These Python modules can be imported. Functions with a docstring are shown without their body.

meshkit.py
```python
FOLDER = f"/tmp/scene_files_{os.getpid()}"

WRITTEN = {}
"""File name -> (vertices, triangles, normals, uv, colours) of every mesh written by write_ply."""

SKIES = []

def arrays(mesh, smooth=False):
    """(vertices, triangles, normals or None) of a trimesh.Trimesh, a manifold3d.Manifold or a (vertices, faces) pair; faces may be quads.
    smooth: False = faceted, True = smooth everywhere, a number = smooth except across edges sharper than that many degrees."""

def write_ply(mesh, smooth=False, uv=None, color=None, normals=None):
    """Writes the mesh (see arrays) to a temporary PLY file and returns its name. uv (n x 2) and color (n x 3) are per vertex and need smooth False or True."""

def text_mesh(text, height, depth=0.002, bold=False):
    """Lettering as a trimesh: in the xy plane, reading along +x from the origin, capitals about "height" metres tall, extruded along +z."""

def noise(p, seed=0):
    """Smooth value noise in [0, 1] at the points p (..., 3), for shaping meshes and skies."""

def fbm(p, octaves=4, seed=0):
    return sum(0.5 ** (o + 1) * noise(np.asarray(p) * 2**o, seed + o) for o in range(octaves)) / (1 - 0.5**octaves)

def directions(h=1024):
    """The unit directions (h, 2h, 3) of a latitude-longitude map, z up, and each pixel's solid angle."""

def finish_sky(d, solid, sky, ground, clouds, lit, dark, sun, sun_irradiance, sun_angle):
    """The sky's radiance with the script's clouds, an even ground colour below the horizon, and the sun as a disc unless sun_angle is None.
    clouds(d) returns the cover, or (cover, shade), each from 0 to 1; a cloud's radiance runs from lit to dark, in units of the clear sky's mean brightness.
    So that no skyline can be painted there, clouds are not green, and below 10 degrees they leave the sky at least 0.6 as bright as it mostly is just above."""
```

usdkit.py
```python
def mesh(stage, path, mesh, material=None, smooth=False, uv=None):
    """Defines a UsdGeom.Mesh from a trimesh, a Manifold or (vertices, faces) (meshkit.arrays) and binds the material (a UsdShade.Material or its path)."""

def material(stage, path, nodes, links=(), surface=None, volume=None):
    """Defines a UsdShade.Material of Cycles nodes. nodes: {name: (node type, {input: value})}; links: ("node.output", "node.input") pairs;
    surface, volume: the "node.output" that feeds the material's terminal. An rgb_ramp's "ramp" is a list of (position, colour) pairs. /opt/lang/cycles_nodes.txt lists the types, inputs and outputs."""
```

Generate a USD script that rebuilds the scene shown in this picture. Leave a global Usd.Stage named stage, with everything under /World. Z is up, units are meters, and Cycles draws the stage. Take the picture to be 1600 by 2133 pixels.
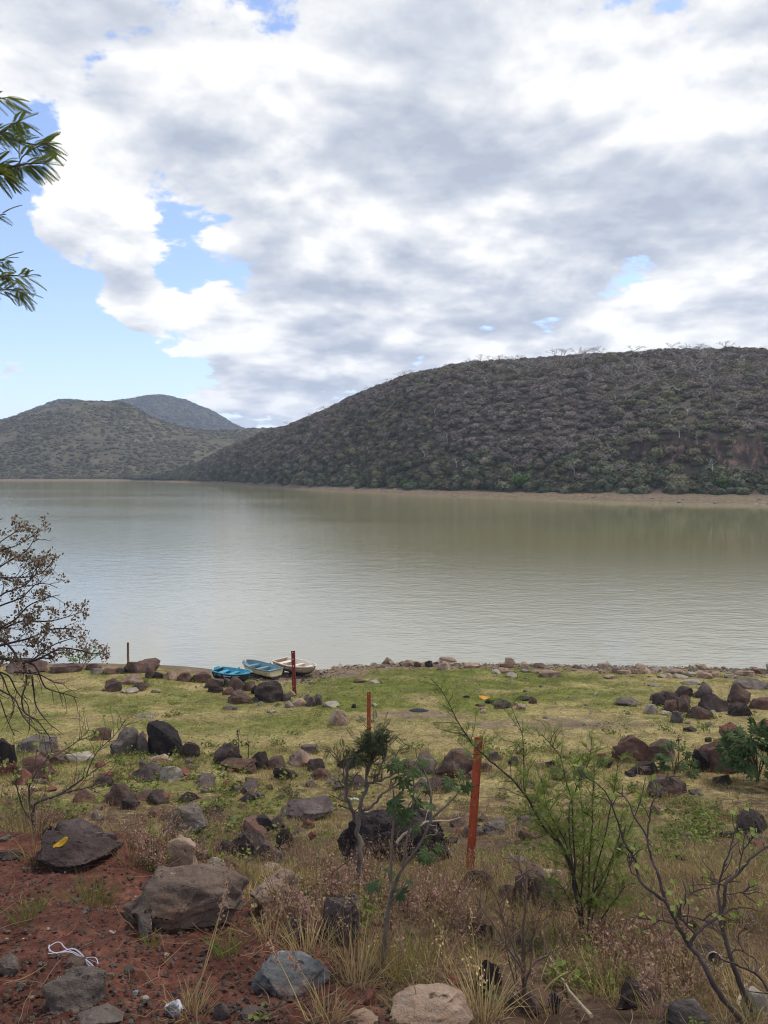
import math, random
import numpy as np, trimesh, usdkit, meshkit
from scipy.interpolate import PchipInterpolator
from pxr import Usd, UsdGeom, UsdLux, UsdShade, Gf, Sdf, Vt

stage = Usd.Stage.CreateInMemory()
UsdGeom.Xform.Define(stage, '/World')
UsdGeom.Scope.Define(stage, '/World/Looks')

# ---------------------------------------------------------------- camera, sky, sun, exposure
F, CX, CY, HORIZON, EYE = 1604.0, 800.0, 1066.5, 985.0, 10.75
PITCH = math.atan((CY - HORIZON) / F)
cam = UsdGeom.Camera.Define(stage, '/World/Camera')
cam.CreateHorizontalApertureAttr(36.0)
cam.CreateFocalLengthAttr(36.0 * F / 1600.0)
cam.CreateClippingRangeAttr((0.05, 100000.0))
cam.CreateExposureAttr(0.95)
cam.AddTranslateOp().Set((0, 0, EYE))
cam.AddRotateXOp().Set(90.0 - math.degrees(PITCH))

SUN_EL, SUN_AZ = math.radians(60), math.radians(62)          # azimuth from +y towards +x
sd = (math.cos(SUN_EL) * math.sin(SUN_AZ), math.cos(SUN_EL) * math.cos(SUN_AZ), math.sin(SUN_EL))
sun = UsdLux.DistantLight.Define(stage, '/World/Sun')
sun.CreateIntensityAttr(0.40); sun.CreateAngleAttr(10.0); sun.CreateNormalizeAttr(True)
sun.CreateColorAttr((1.0, 0.90, 0.74))
sun.AddRotateZOp().Set(-math.degrees(SUN_AZ)); sun.AddRotateXOp().Set(-(90 - math.degrees(SUN_EL)))

SKY_STRENGTH = 0.15
CLOUD_LIT, CLOUD_DARK = (4.0, 3.97, 3.92), (1.72, 1.9, 2.25)

def sky_material():
    n, l = {}, []
    n['tc'] = ('texture_coordinate', {})
    n['sky'] = ('sky_texture', dict(sky_type='single_scattering', sun_disc=False, sun_elevation=SUN_EL, sun_rotation=SUN_AZ, air_density=1.0, aerosol_density=0.6, ozone_density=1.6))
    n['wn'] = ('noise_texture', dict(scale=3.2, detail=4.0, roughness=0.55))
    l.append(('tc.generated', 'wn.vector'))
    n['wsub'] = ('vector_math', dict(math_type='subtract', vector2=(.5, .5, .5)))
    n['wscl'] = ('vector_math', dict(math_type='scale', scale=0.16))
    n['dir'] = ('vector_math', dict(math_type='add'))
    l += [('wn.color', 'wsub.vector1'), ('wsub.vector', 'wscl.vector1'), ('tc.generated', 'dir.vector1'), ('wscl.vector', 'dir.vector2')]

    def dens(tag, dz, detail=11.0):
        """Cloud density towards the direction, dz higher."""
        n[tag + 'o'] = ('vector_math', dict(math_type='add', vector2=(0, 0, dz)))
        n[tag + 's'] = ('separate_xyz', {})
        n[tag + 'm'] = ('math', dict(math_type='maximum', value2=0.0))
        n[tag + 'z'] = ('math', dict(math_type='add', value2=0.24))
        n[tag + 'x'] = ('math', dict(math_type='divide')); n[tag + 'y'] = ('math', dict(math_type='divide'))
        n[tag + 'q'] = ('combine_xyz', {})
        n[tag + 'n'] = ('noise_texture', dict(scale=2.7, detail=detail, roughness=0.57, lacunarity=2.15, distortion=0.15))
        n[tag + 'v'] = ('voronoi_texture', dict(dimensions='3D', feature='f1', scale=3.6, detail=min(detail, 4.0) * .6, roughness=0.5, lacunarity=2.3, use_normalize=True))
        n[tag + 'k'] = ('math', dict(math_type='multiply_add', value2=-0.50, value3=0.275)); n[tag + 'w'] = ('math', dict(math_type='multiply_add', value2=0.72))
        l.extend([(tag + 'q.vector', tag + 'v.vector'), (tag + 'v.distance', tag + 'k.value1'), (tag + 'n.fac', tag + 'w.value1'), (tag + 'k.value', tag + 'w.value3')])
        l.extend([('tc.generated', tag + 'o.vector1'), (tag + 'o.vector', tag + 's.vector'), (tag + 's.z', tag + 'm.value1'), (tag + 'm.value', tag + 'z.value1'),
                  (tag + 's.x', tag + 'x.value1'), (tag + 'z.value', tag + 'x.value2'), (tag + 's.y', tag + 'y.value1'), (tag + 'z.value', tag + 'y.value2'),
                  (tag + 'x.value', tag + 'q.x'), (tag + 'y.value', tag + 'q.y'), (tag + 'm.value', tag + 'q.z'), (tag + 'q.vector', tag + 'n.vector')])
        return tag + 'w.value'
    d0 = dens('a', 0.0)
    e0, d1, d2 = dens('e', 0.0, 6.5), dens('b', 0.026, 6.5), dens('c', 0.095, 3.0)

    # the layout of the cloud field: broad banks (+) and clear gaps (-)
    blobs = [(px, py, r, a) for px, py, r, a in CLOUDS]
    last = None
    for i, (px, py, r, a) in enumerate(blobs):
        d = np.array([(px - CX) / F, 0, 0]) + np.array([0, math.cos(PITCH), -math.sin(PITCH)]) + (CY - py) / F * np.array([0, math.sin(PITCH), math.cos(PITCH)])
        d /= np.linalg.norm(d)
        n[f'g{i}'] = ('vector_math', dict(math_type='distance', vector2=tuple(d)))
        n[f'h{i}'] = ('map_range', dict(range_type='smoothstep', from_min=0.0, from_max=r, to_min=a, to_max=0.0, clamp=True))
        l += [('dir.vector', f'g{i}.vector1'), (f'g{i}.value', f'h{i}.value')]
        if last:
            n[f's{i}'] = ('math', dict(math_type='add')); l += [(last, f's{i}.value1'), (f'h{i}.result', f's{i}.value2')]; last = f's{i}.value'
        else:
            last = f'h{i}.result'
    n['tot'] = ('math', dict(math_type='add')); l += [(d0, 'tot.value1'), (last, 'tot.value2')]
    n['cov'] = ('map_range', dict(range_type='smoothstep', from_min=0.474, from_max=0.518, to_min=0.0, to_max=1.0, clamp=True)); l.append(('tot.value', 'cov.value'))
    # light: thin cloud and upper edges are bright, deep cloud and bases grey
    n['dif'] = ('math', dict(math_type='subtract')); l += [(e0, 'dif.value1'), (d1, 'dif.value2')]
    n['df2'] = ('math', dict(math_type='subtract')); l += [(e0, 'df2.value1'), (d2, 'df2.value2')]
    n['rl2'] = ('math', dict(math_type='multiply_add', value2=2.7)); l += [('df2.value', 'rl2.value1'), ('thk.result', 'rl2.value3')]
    n['rel'] = ('math', dict(math_type='multiply', value2=3.0)); l.append(('dif.value', 'rel.value1'))
    n['thk'] = ('map_range', dict(range_type='linear', from_min=0.48, from_max=0.84, to_min=0.88, to_max=0.10, clamp=True)); l.append(('tot.value', 'thk.value'))
    n['lit'] = ('math', dict(math_type='add', use_clamp=True)); l += [('rel.value', 'lit.value1'), ('rl2.value', 'lit.value2')]
    n['cc'] = ('rgb_ramp', dict(ramp=[(0.0, CLOUD_DARK), (0.33, (2.25, 2.4, 2.7)), (0.66, (3.05, 3.1, 3.2)), (1.0, CLOUD_LIT)])); l.append(('lit.value', 'cc.fac'))
    n['tint'] = ('mix', dict(mix_type='multiply', fac=1.0, color2=(0.78, 0.745, 0.80)))
    n['mx'] = ('mix', dict(mix_type='mix')); l += [('cov.result', 'mx.fac'), ('sky.color', 'tint.color1'), ('tint.color', 'mx.color1'), ('cc.color', 'mx.color2')]
    n['bg'] = ('background_shader', dict(strength=SKY_STRENGTH)); l.append(('mx.color', 'bg.color'))
    return usdkit.material(stage, '/World/Looks/sky', n, l, surface='bg.background')

# (px, py of the photograph's direction, radius, amount): a bank of grey cloud overhead and to the right, a gap low on the left
CLOUDS = [(1300, 250, 0.75, 0.13), (750, 420, 0.42, 0.045), (1250, 600, 0.45, 0.03), (330, 180, 0.20, 0.06), (170, 390, 0.20, 0.07),
          (20, 690, 0.30, -0.22), (215, 120, 0.07, -0.12), (60, 70, 0.17, 0.13), (60, 330, 0.10, -0.12), (300, 780, 0.24, -0.12), (600, 850, 0.10, -0.08),
          (280, 590, 0.10, 0.20), (560, 720, 0.17, 0.15), (30, 803, 0.045, 0.34), (330, 640, 0.06, 0.12), (620, 545, 0.05, -0.10), (860, 600, 0.05, -0.06), (1340, 630, 0.06, -0.08), (90, 500, 0.07, 0.20)]
dome = UsdLux.DomeLight.Define(stage, '/World/sky')
dome.CreateIntensityAttr(1.0)
dome.GetPrim().SetCustomDataByKey('kind', 'structure')
UsdShade.MaterialBindingAPI.Apply(dome.GetPrim()).Bind(sky_material())

# ---------------------------------------------------------------- helpers
rng = np.random.default_rng(7)
names = {}

def numbered(base):
    k = names.get(base, 0); names[base] = k + 1
    return base if k == 0 else f'{base}_{k:03d}'

def data(prim, label=None, cat=None, group=None, kind=None):
    for k, v in (('label', label), ('category', cat), ('group', group), ('kind', kind)):
        if v: prim.SetCustomDataByKey(k, v)
    return prim

def thing(name, label, cat, loc=(0, 0, 0), rz=0.0, group=None, kind=None):
    x = UsdGeom.Xform.Define(stage, '/World/' + numbered(name))
    x.AddTranslateOp().Set(tuple(float(c) for c in loc))
    if rz: x.AddRotateZOp().Set(math.degrees(rz))
    data(x.GetPrim(), label, cat, group, kind)
    return str(x.GetPath())

def part(parent, name, mesh, mat, smooth=False):
    return str(usdkit.mesh(stage, parent + '/' + numbered(parent + '/' + name).split('/')[-1], mesh, mat, smooth=smooth).GetPath())

def solo(name, mesh, mat, label=None, cat=None, loc=None, group=None, kind=None, smooth=False):
    m = usdkit.mesh(stage, '/World/' + numbered(name), mesh, mat, smooth=smooth)
    if loc is not None: m.AddTranslateOp().Set(tuple(float(c) for c in loc))
    data(m.GetPrim(), label, cat, group, kind)
    return m

def copy_of(path, name, loc, rz, s, label, cat, group):
    x = UsdGeom.Xform.Define(stage, '/World/' + numbered(name))
    x.GetPrim().GetReferences().AddInternalReference(path)
    x.GetPrim().SetInstanceable(True)
    x.ClearXformOpOrder()
    x.AddTransformOp().Set(Gf.Matrix4d(*[float(c) for c in placed(loc, rz, s).T.ravel()]))
    data(x.GetPrim(), label, cat, group)

def placed(loc, rz, s):
    s = np.broadcast_to(s, 3); c, q = math.cos(rz), math.sin(rz)
    m = np.eye(4); m[:3, :3] = np.array([[c, -q, 0], [q, c, 0], [0, 0, 1]]) * s; m[:3, 3] = loc
    return m

def scatter(name, protos, pts, rz, scl, label, cat, mats, which=None, tilt=None):
    """One object of countless small pieces. protos: meshes."""
    pi = UsdGeom.PointInstancer.Define(stage, '/World/' + numbered(name))
    base = str(pi.GetPath())
    for i, (m, mt) in enumerate(zip(protos, mats)):
        p = usdkit.mesh(stage, f'{base}/pieces/piece_{i + 1:03d}', m, mt, smooth=False)
        pi.CreatePrototypesRel().AddTarget(p.GetPath())
    k = len(pts)
    pi.CreateProtoIndicesAttr(Vt.IntArray.FromNumpy((rng.integers(0, len(protos), k) if which is None else which).astype(np.int32)))
    pi.CreatePositionsAttr(Vt.Vec3fArray.FromNumpy(np.asarray(pts, np.float32)))
    h = np.asarray(rz) / 2
    q = np.stack([np.zeros(k), np.zeros(k), np.sin(h), np.cos(h)], 1)          # x y z w
    if tilt is not None:                                                        # a lean: quaternion product q * (ax, ay, 0, w)
        ax, ay = tilt[:, 0] / 2, tilt[:, 1] / 2; w2 = np.sqrt(np.maximum(0, 1 - ax**2 - ay**2))
        z1, w1 = q[:, 2], q[:, 3]
        q = np.stack([w1 * ax - z1 * ay, w1 * ay + z1 * ax, z1 * w2, w1 * w2], 1)
    pi.CreateOrientationsAttr(Vt.QuathArray([Gf.Quath(float(a[3]), float(a[0]), float(a[1]), float(a[2])) for a in q]))
    scl = np.asarray(scl, np.float32); scl = np.repeat(scl[:, None], 3, 1) if scl.ndim == 1 else scl
    pi.CreateScalesAttr(Vt.Vec3fArray.FromNumpy(scl))
    data(pi.GetPrim(), label, cat, None, 'stuff')

def join(ms):
    v, f, n = [], [], 0
    for a, b in ms:
        v.append(a); f.append(np.asarray(b) + n); n += len(a)
    return np.vstack(v), np.vstack(f)

def tube(p, r, sides=5):
    p = np.asarray(p, float); r = np.broadcast_to(r, (len(p),))
    t = np.gradient(p, axis=0); t /= np.linalg.norm(t, axis=1, keepdims=True) + 1e-12
    ref = np.array([0, 0, 1.0]) if abs(t[:, 2]).mean() < .8 else np.array([1.0, 0, 0])
    a = np.cross(t, ref); a /= np.linalg.norm(a, axis=1, keepdims=True) + 1e-12
    b = np.cross(t, a); g = np.arange(sides) * 2 * np.pi / sides
    v = p[:, None] + r[:, None, None] * (np.cos(g)[None, :, None] * a[:, None] + np.sin(g)[None, :, None] * b[:, None])
    i, j = np.meshgrid(np.arange(len(p) - 1), np.arange(sides), indexing='ij')
    q = np.stack([i * sides + j, i * sides + (j + 1) % sides, (i + 1) * sides + (j + 1) % sides, (i + 1) * sides + j], -1).reshape(-1, 4)
    v = v.reshape(-1, 3); n0 = len(v)
    v = np.vstack([v, p[-1:] + t[-1:] * r[-1], p[:1]]); k = np.arange(sides); e = (len(p) - 1) * sides
    caps = np.vstack([np.stack([e + k, e + (k + 1) % sides, np.full(sides, n0)], 1), np.stack([(k + 1) % sides, k, np.full(sides, n0 + 1)], 1)])
    return v, np.vstack([q[:, [0, 1, 2]], q[:, [0, 2, 3]], caps])

def smooth_line(p, per=4, wob=0.0, rg=None):
    p = np.asarray(p, float)
    if len(p) > 2:
        s = np.r_[0, np.cumsum(np.linalg.norm(np.diff(p, axis=0), axis=1))]
        t = np.linspace(0, s[-1], (len(p) - 1) * per + 1)
        p = PchipInterpolator(s, p)(t)
    else:
        p = p[0] + (p[1] - p[0]) * np.linspace(0, 1, per + 1)[:, None]
    if wob and rg is not None:
        o = rg.normal(0, wob, p.shape); o[0] = 0
        p = p + o
    return p

def ray(px, py):
    u, v = (px - CX) / F, (CY - py) / F
    return np.array([u, math.cos(PITCH) + v * math.sin(PITCH), -math.sin(PITCH) + v * math.cos(PITCH)])

def pix(px, py, d):
    """The point at depth d (metres along y) seen in the photograph at px, py."""
    r = ray(px, py)
    return np.array([0, 0, EYE]) + r * (d / r[1])

# ---------------------------------------------------------------- the near bank
_Y = [-60, -12, -3, 0, 1.5, 2.5, 3.7, 4.8, 7, 9, 11.5, 16, 22.9, 29, 34.9, 40, 42, 45, 52, 80, 4000]
_Z = [11.2, 9.9, 9.35, 9.1, 8.85, 8.5, 8.1, 7.78, 6.85, 5.9, 4.85, 3.6, 2.42, 1.42, 0.72, 0.2, 0.0, -0.35, -1.2, -4, -6]
_prof = PchipInterpolator(_Y, _Z)
_offx, _offy = [-60, -26, -16, -11, -7, -4, -2, 2, 8, 14, 21, 60], [0, .6, .6, -.2, -.9, -.9, .3, .9, .7, .3, -.5, 0]

def shore_shift(x): return np.interp(x, _offx, _offy)

def g(x, y):
    """Height of the near bank."""
    x, y = np.asarray(x, float), np.asarray(y, float)
    w = np.clip((y - 20) / 15, 0, 1)
    yy = np.where(y > 0, y, np.where(y < -60, -60, y))
    z = _prof(np.clip(yy - shore_shift(x) * w, -60, 4000))
    p = np.stack([x, y, 0 * x], -1)
    near = np.clip((44 - y) / 6, 0, 1)
    z = z + near * ((meshkit.fbm(p * 0.35 + 3, 3, 5) - .5) * 0.34 * np.clip((30 - y) / 10, .25, 1) + (meshkit.fbm(p * 1.7, 3, 9) - .5) * 0.14 * np.clip((26 - y) / 8, .35, 1))
    z = z + 0.50 * np.exp(-((y - 6.9) / 1.3) ** 2) * np.clip((-x - 1.2) / 1.0, 0, 1)                   # the crest of the red earth
    z = z - 0.22 * np.exp(-((y - 5.3) / 1.6) ** 2) * np.clip((x + 0.3) / 0.8, 0, 1)                   # the slope is steadier on the right
    z = z + 0.18 * np.exp(-((y - 40) / 2.6) ** 2) * np.clip((-x - 9) / 3, 0, 1)                          # the stony bank on the left
    return z

def at(px, py):
    """Where the line of sight through px, py meets the near bank."""
    r = ray(px, py); r = r / r[1]
    t = np.geomspace(1.5, 60, 700); P = np.array([0, 0, EYE]) + r * t[:, None]
    under = P[:, 2] - g(P[:, 0], P[:, 1]) < 0
    k = int(np.argmax(under)) if under.any() else len(t) - 1
    a, b = t[max(k - 1, 0)], t[k]
    for _ in range(20):
        m = (a + b) / 2; q = np.array([0, 0, EYE]) + r * m
        if q[2] < g(q[0], q[1]): b = m
        else: a = m
    return np.array([0, 0, EYE]) + r * b

# ---------------------------------------------------------------- materials
def mat(name, stops, scale=6.0, bscale=45.0, bump=0.25, bdist=0.02, rough=0.9, jitter=0.0, spec=0.25, detail=7.0, spots=None, trans=0.0, coord='object', stretch=None, hue=0.0):
    """Noise-toned matte material. spots: (colour, noise scale, from, to). jitter: brightness varies from copy to copy."""
    n = {'tc': ('texture_coordinate', {}), 'geo': ('geometry', {}),
         'n1': ('noise_texture', dict(scale=scale, detail=detail, roughness=0.62)), 'ramp': ('rgb_ramp', dict(ramp=stops)),
         'p': ('principled_bsdf', dict(roughness=rough, specular_ior_level=spec))}
    src = 'geo.position' if coord == 'world' else 'tc.object'
    l = []
    if stretch is not None:
        n['map'] = ('mapping', dict(scale=stretch)); l.append((src, 'map.vector')); src = 'map.vector'
    l += [(src, 'n1.vector'), ('n1.fac', 'ramp.fac')]
    col = 'ramp.color'
    if spots:
        for i, (c, sc, lo, hi) in enumerate(spots):
            n[f'sn{i}'] = ('noise_texture', dict(scale=sc, detail=5.0, roughness=0.6)); n[f'sm{i}'] = ('map_range', dict(range_type='smoothstep', from_min=lo, from_max=hi, to_min=0, to_max=1, clamp=True))
            n[f'sx{i}'] = ('mix', dict(mix_type='mix', color2=c)); n[f'so{i}'] = ('vector_math', dict(math_type='add', vector2=(3.1 + i, 7.7, 1.3)))
            l += [(src, f'so{i}.vector1'), (f'so{i}.vector', f'sn{i}.vector'), (f'sn{i}.fac', f'sm{i}.value'), (f'sm{i}.result', f'sx{i}.fac'), (col, f'sx{i}.color1')]
            col = f'sx{i}.color'
    if jitter or hue:
        n['oi'] = ('object_info', {}); n['jr'] = ('map_range', dict(from_min=0, from_max=1, to_min=1 - jitter, to_max=1 + jitter)); n['hsv'] = ('hsv', dict(saturation=1.0, fac=1.0, hue=0.5))
        l += [('oi.random', 'jr.value'), ('jr.result', 'hsv.value'), (col, 'hsv.color')]
        if hue:
            n['jm'] = ('math', dict(math_type='multiply', value2=7.31)); n['jf'] = ('math', dict(math_type='fraction')); n['jh'] = ('map_range', dict(from_min=0, from_max=1, to_min=0.5 - hue, to_max=0.5 + hue))
            l += [('oi.random', 'jm.value1'), ('jm.value', 'jf.value1'), ('jf.value', 'jh.value'), ('jh.result', 'hsv.hue')]
        col = 'hsv.color'
    l.append((col, 'p.base_color'))
    if bump:
        n['n2'] = ('noise_texture', dict(scale=bscale, detail=6.0, roughness=0.65)); n['b'] = ('bump', dict(strength=bump, distance=bdist))
        l += [(src, 'n2.vector'), ('n2.fac', 'b.height'), ('b.normal', 'p.normal')]
    out = 'p.BSDF'
    if trans:
        n['t'] = ('translucent_bsdf', {}); n['m'] = ('mix_closure', dict(fac=trans)); l += [(col, 't.color'), ('p.BSDF', 'm.closure1'), ('t.BSDF', 'm.closure2')]; out = 'm.closure'
    return usdkit.material(stage, '/World/Looks/' + name, n, l, surface=out)

def rock_mat(name, dark, mid, light, scale=3.2, pits=0.5, lichen=0.62, warm=None):
    sp = [((0.30, 0.28, 0.24), 9.0, lichen, lichen + 0.10)]
    sp.append((tuple(.45 * c for c in dark), 13.0, 0.60, 0.69))
    if warm: sp.append((warm, 2.3, 0.50, 0.66))
    return mat(name, [(0.28, dark), (0.5, mid), (0.72, light)], scale=scale, bscale=26.0, bump=min(1.0, pits * 1.25), bdist=0.06, rough=0.93, jitter=0.16, spots=sp)

R = {
    'black': rock_mat('black_rock', (0.014, 0.011, 0.012), (0.028, 0.022, 0.022), (0.060, 0.046, 0.042), pits=0.8, lichen=0.72),
    'dark': rock_mat('dark_rock', (0.024, 0.016, 0.014), (0.046, 0.032, 0.028), (0.095, 0.068, 0.056), pits=0.7, lichen=0.70),
    'brown': rock_mat('brown_rock', (0.045, 0.028, 0.022), (0.085, 0.056, 0.044), (0.15, 0.105, 0.08), warm=(0.11, 0.055, 0.034), lichen=0.70),
    'red': rock_mat('red_rock', (0.075, 0.028, 0.020), (0.135, 0.055, 0.038), (0.20, 0.10, 0.07), lichen=0.72),
    'redbrown': rock_mat('redbrown_rock', (0.050, 0.025, 0.019), (0.10, 0.056, 0.042), (0.17, 0.11, 0.082), warm=(0.13, 0.060, 0.038), lichen=0.70),
    'grey': rock_mat('grey_rock', (0.058, 0.045, 0.038), (0.118, 0.096, 0.080), (0.21, 0.172, 0.140), lichen=0.64),
    'pale': rock_mat('pale_rock', (0.15, 0.128, 0.096), (0.26, 0.222, 0.17), (0.39, 0.34, 0.27), lichen=0.60),
    'tan': rock_mat('tan_rock', (0.14, 0.096, 0.064), (0.26, 0.185, 0.132), (0.40, 0.30, 0.22), warm=(0.20, 0.11, 0.065), lichen=0.66),
    'slab': rock_mat('slab_rock', (0.052, 0.036, 0.027), (0.105, 0.076, 0.057), (0.185, 0.138, 0.104), scale=2.6, warm=(0.12, 0.072, 0.048), lichen=0.68),
    'blue': rock_mat('bluegrey_rock', (0.052, 0.055, 0.055), (0.098, 0.102, 0.100), (0.25, 0.25, 0.235), scale=4.5, warm=(0.12, 0.058, 0.040), lichen=0.60),
    'purple': rock_mat('purple_rock', (0.046, 0.033, 0.030), (0.088, 0.066, 0.060), (0.155, 0.120, 0.106), lichen=0.68),
}
M = {
    'bark_grey': mat('grey_bark', [(0.3, (0.075, 0.058, 0.044)), (0.7, (0.17, 0.138, 0.108))], scale=30, bscale=90, bump=0.5, bdist=0.004, stretch=(1, 1, .25)),
    'bark_dark': mat('dark_bark', [(0.3, (0.032, 0.023, 0.02)), (0.7, (0.085, 0.062, 0.052))], scale=30, bscale=90, bump=0.5, bdist=0.004, stretch=(1, 1, .25)),
    'bark_brown': mat('brown_bark', [(0.3, (0.065, 0.040, 0.028)), (0.7, (0.145, 0.095, 0.066))], scale=30, bscale=90, bump=0.5, bdist=0.004, stretch=(1, 1, .25)),
    'stick': mat('dead_stick', [(0.3, (0.20, 0.155, 0.10)), (0.7, (0.36, 0.30, 0.21))], scale=20, bscale=80, bump=0.3, bdist=0.003),
    'leaf_acacia': mat('acacia_leaf', [(0.3, (0.105, 0.155, 0.022)), (0.7, (0.215, 0.275, 0.046))], scale=3.0, bump=0, rough=0.6, trans=0.35),
    'leaf_over': mat('overhanging_leaf', [(0.3, (0.085, 0.130, 0.018)), (0.7, (0.175, 0.210, 0.040))], scale=3.0, bump=0, rough=0.55, trans=0.35),
    'leaf_castor': mat('castor_leaf', [(0.3, (0.034, 0.056, 0.018)), (0.7, (0.078, 0.110, 0.038))], scale=7.0, bump=0, rough=0.7, spec=0.15, trans=0.2),
    'leaf_lime': mat('lime_leaf', [(0.3, (0.15, 0.20, 0.035)), (0.7, (0.27, 0.30, 0.07))], scale=9.0, bump=0, rough=0.6, trans=0.4),
    'leaf_dark': mat('dark_feather_leaf', [(0.3, (0.030, 0.042, 0.018)), (0.7, (0.062, 0.075, 0.03))], scale=5.0, bump=0, rough=0.7, trans=0.25),
    'pods': mat('dry_pod', [(0.3, (0.11, 0.075, 0.042)), (0.7, (0.22, 0.155, 0.088))], scale=8.0, bump=0, rough=0.8, trans=0.15),
    'straw': mat('straw_grass', [(0.3, (0.29, 0.205, 0.080)), (0.7, (0.50, 0.385, 0.18))], scale=5.0, bump=0, rough=0.8, jitter=0.3, trans=0.25),
    'straw_brown': mat('brown_dry_grass', [(0.3, (0.15, 0.088, 0.046)), (0.7, (0.31, 0.205, 0.115))], scale=5.0, bump=0, rough=0.85, jitter=0.3, trans=0.2),
    'pink_weed': mat('pinkish_seed_weed', [(0.3, (0.19, 0.10, 0.07)), (0.7, (0.34, 0.22, 0.165))], scale=9.0, bump=0, rough=0.85, jitter=0.2, trans=0.2),
    'green_grass': mat('green_grass', [(0.3, (0.080, 0.112, 0.018)), (0.7, (0.170, 0.200, 0.038))], scale=5.0, bump=0, rough=0.7, jitter=0.28, trans=0.3),
    'olive_grass': mat('olive_grass', [(0.3, (0.135, 0.128, 0.030)), (0.7, (0.265, 0.230, 0.066))], scale=5.0, bump=0, rough=0.75, jitter=0.28, trans=0.3),
    'weed': mat('low_weed_leaf', [(0.3, (0.072, 0.095, 0.016)), (0.7, (0.150, 0.170, 0.034))], scale=6.0, bump=0, rough=0.65, jitter=0.25, trans=0.3),
    'scrub': mat('hill_scrub', [(0.25, (0.076, 0.072, 0.040)), (0.5, (0.130, 0.117, 0.068)), (0.8, (0.215, 0.185, 0.118))], scale=1.1, bump=0, rough=0.95, jitter=0.5, hue=0.035, trans=0.12),
    'scrub_dry': mat('dry_hill_scrub', [(0.25, (0.118, 0.096, 0.076)), (0.8, (0.265, 0.220, 0.175))], scale=1.1, bump=0, rough=0.95, jitter=0.35, hue=0.02, trans=0.1),
    'scrub_shore': mat('shore_scrub_leaf', [(0.25, (0.062, 0.068, 0.036)), (0.5, (0.104, 0.110, 0.062)), (0.8, (0.175, 0.178, 0.108))], scale=1.1, bump=0, rough=0.95, jitter=0.45, hue=0.03, trans=0.12),
    'scrub_green': mat('bright_scrub_leaf', [(0.25, (0.040, 0.085, 0.016)), (0.8, (0.095, 0.165, 0.030))], scale=1.1, bump=0, rough=0.9, jitter=0.2, trans=0.2),
    'pale_bark': mat('pale_bark', [(0.3, (0.24, 0.222, 0.195)), (0.7, (0.40, 0.375, 0.335))], scale=2, bump=0, rough=0.9, jitter=0.25),
    'twig_grey': mat('grey_twig', [(0.3, (0.17, 0.155, 0.14)), (0.7, (0.29, 0.27, 0.245))], scale=2, bump=0, rough=0.9, jitter=0.25),
}

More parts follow.
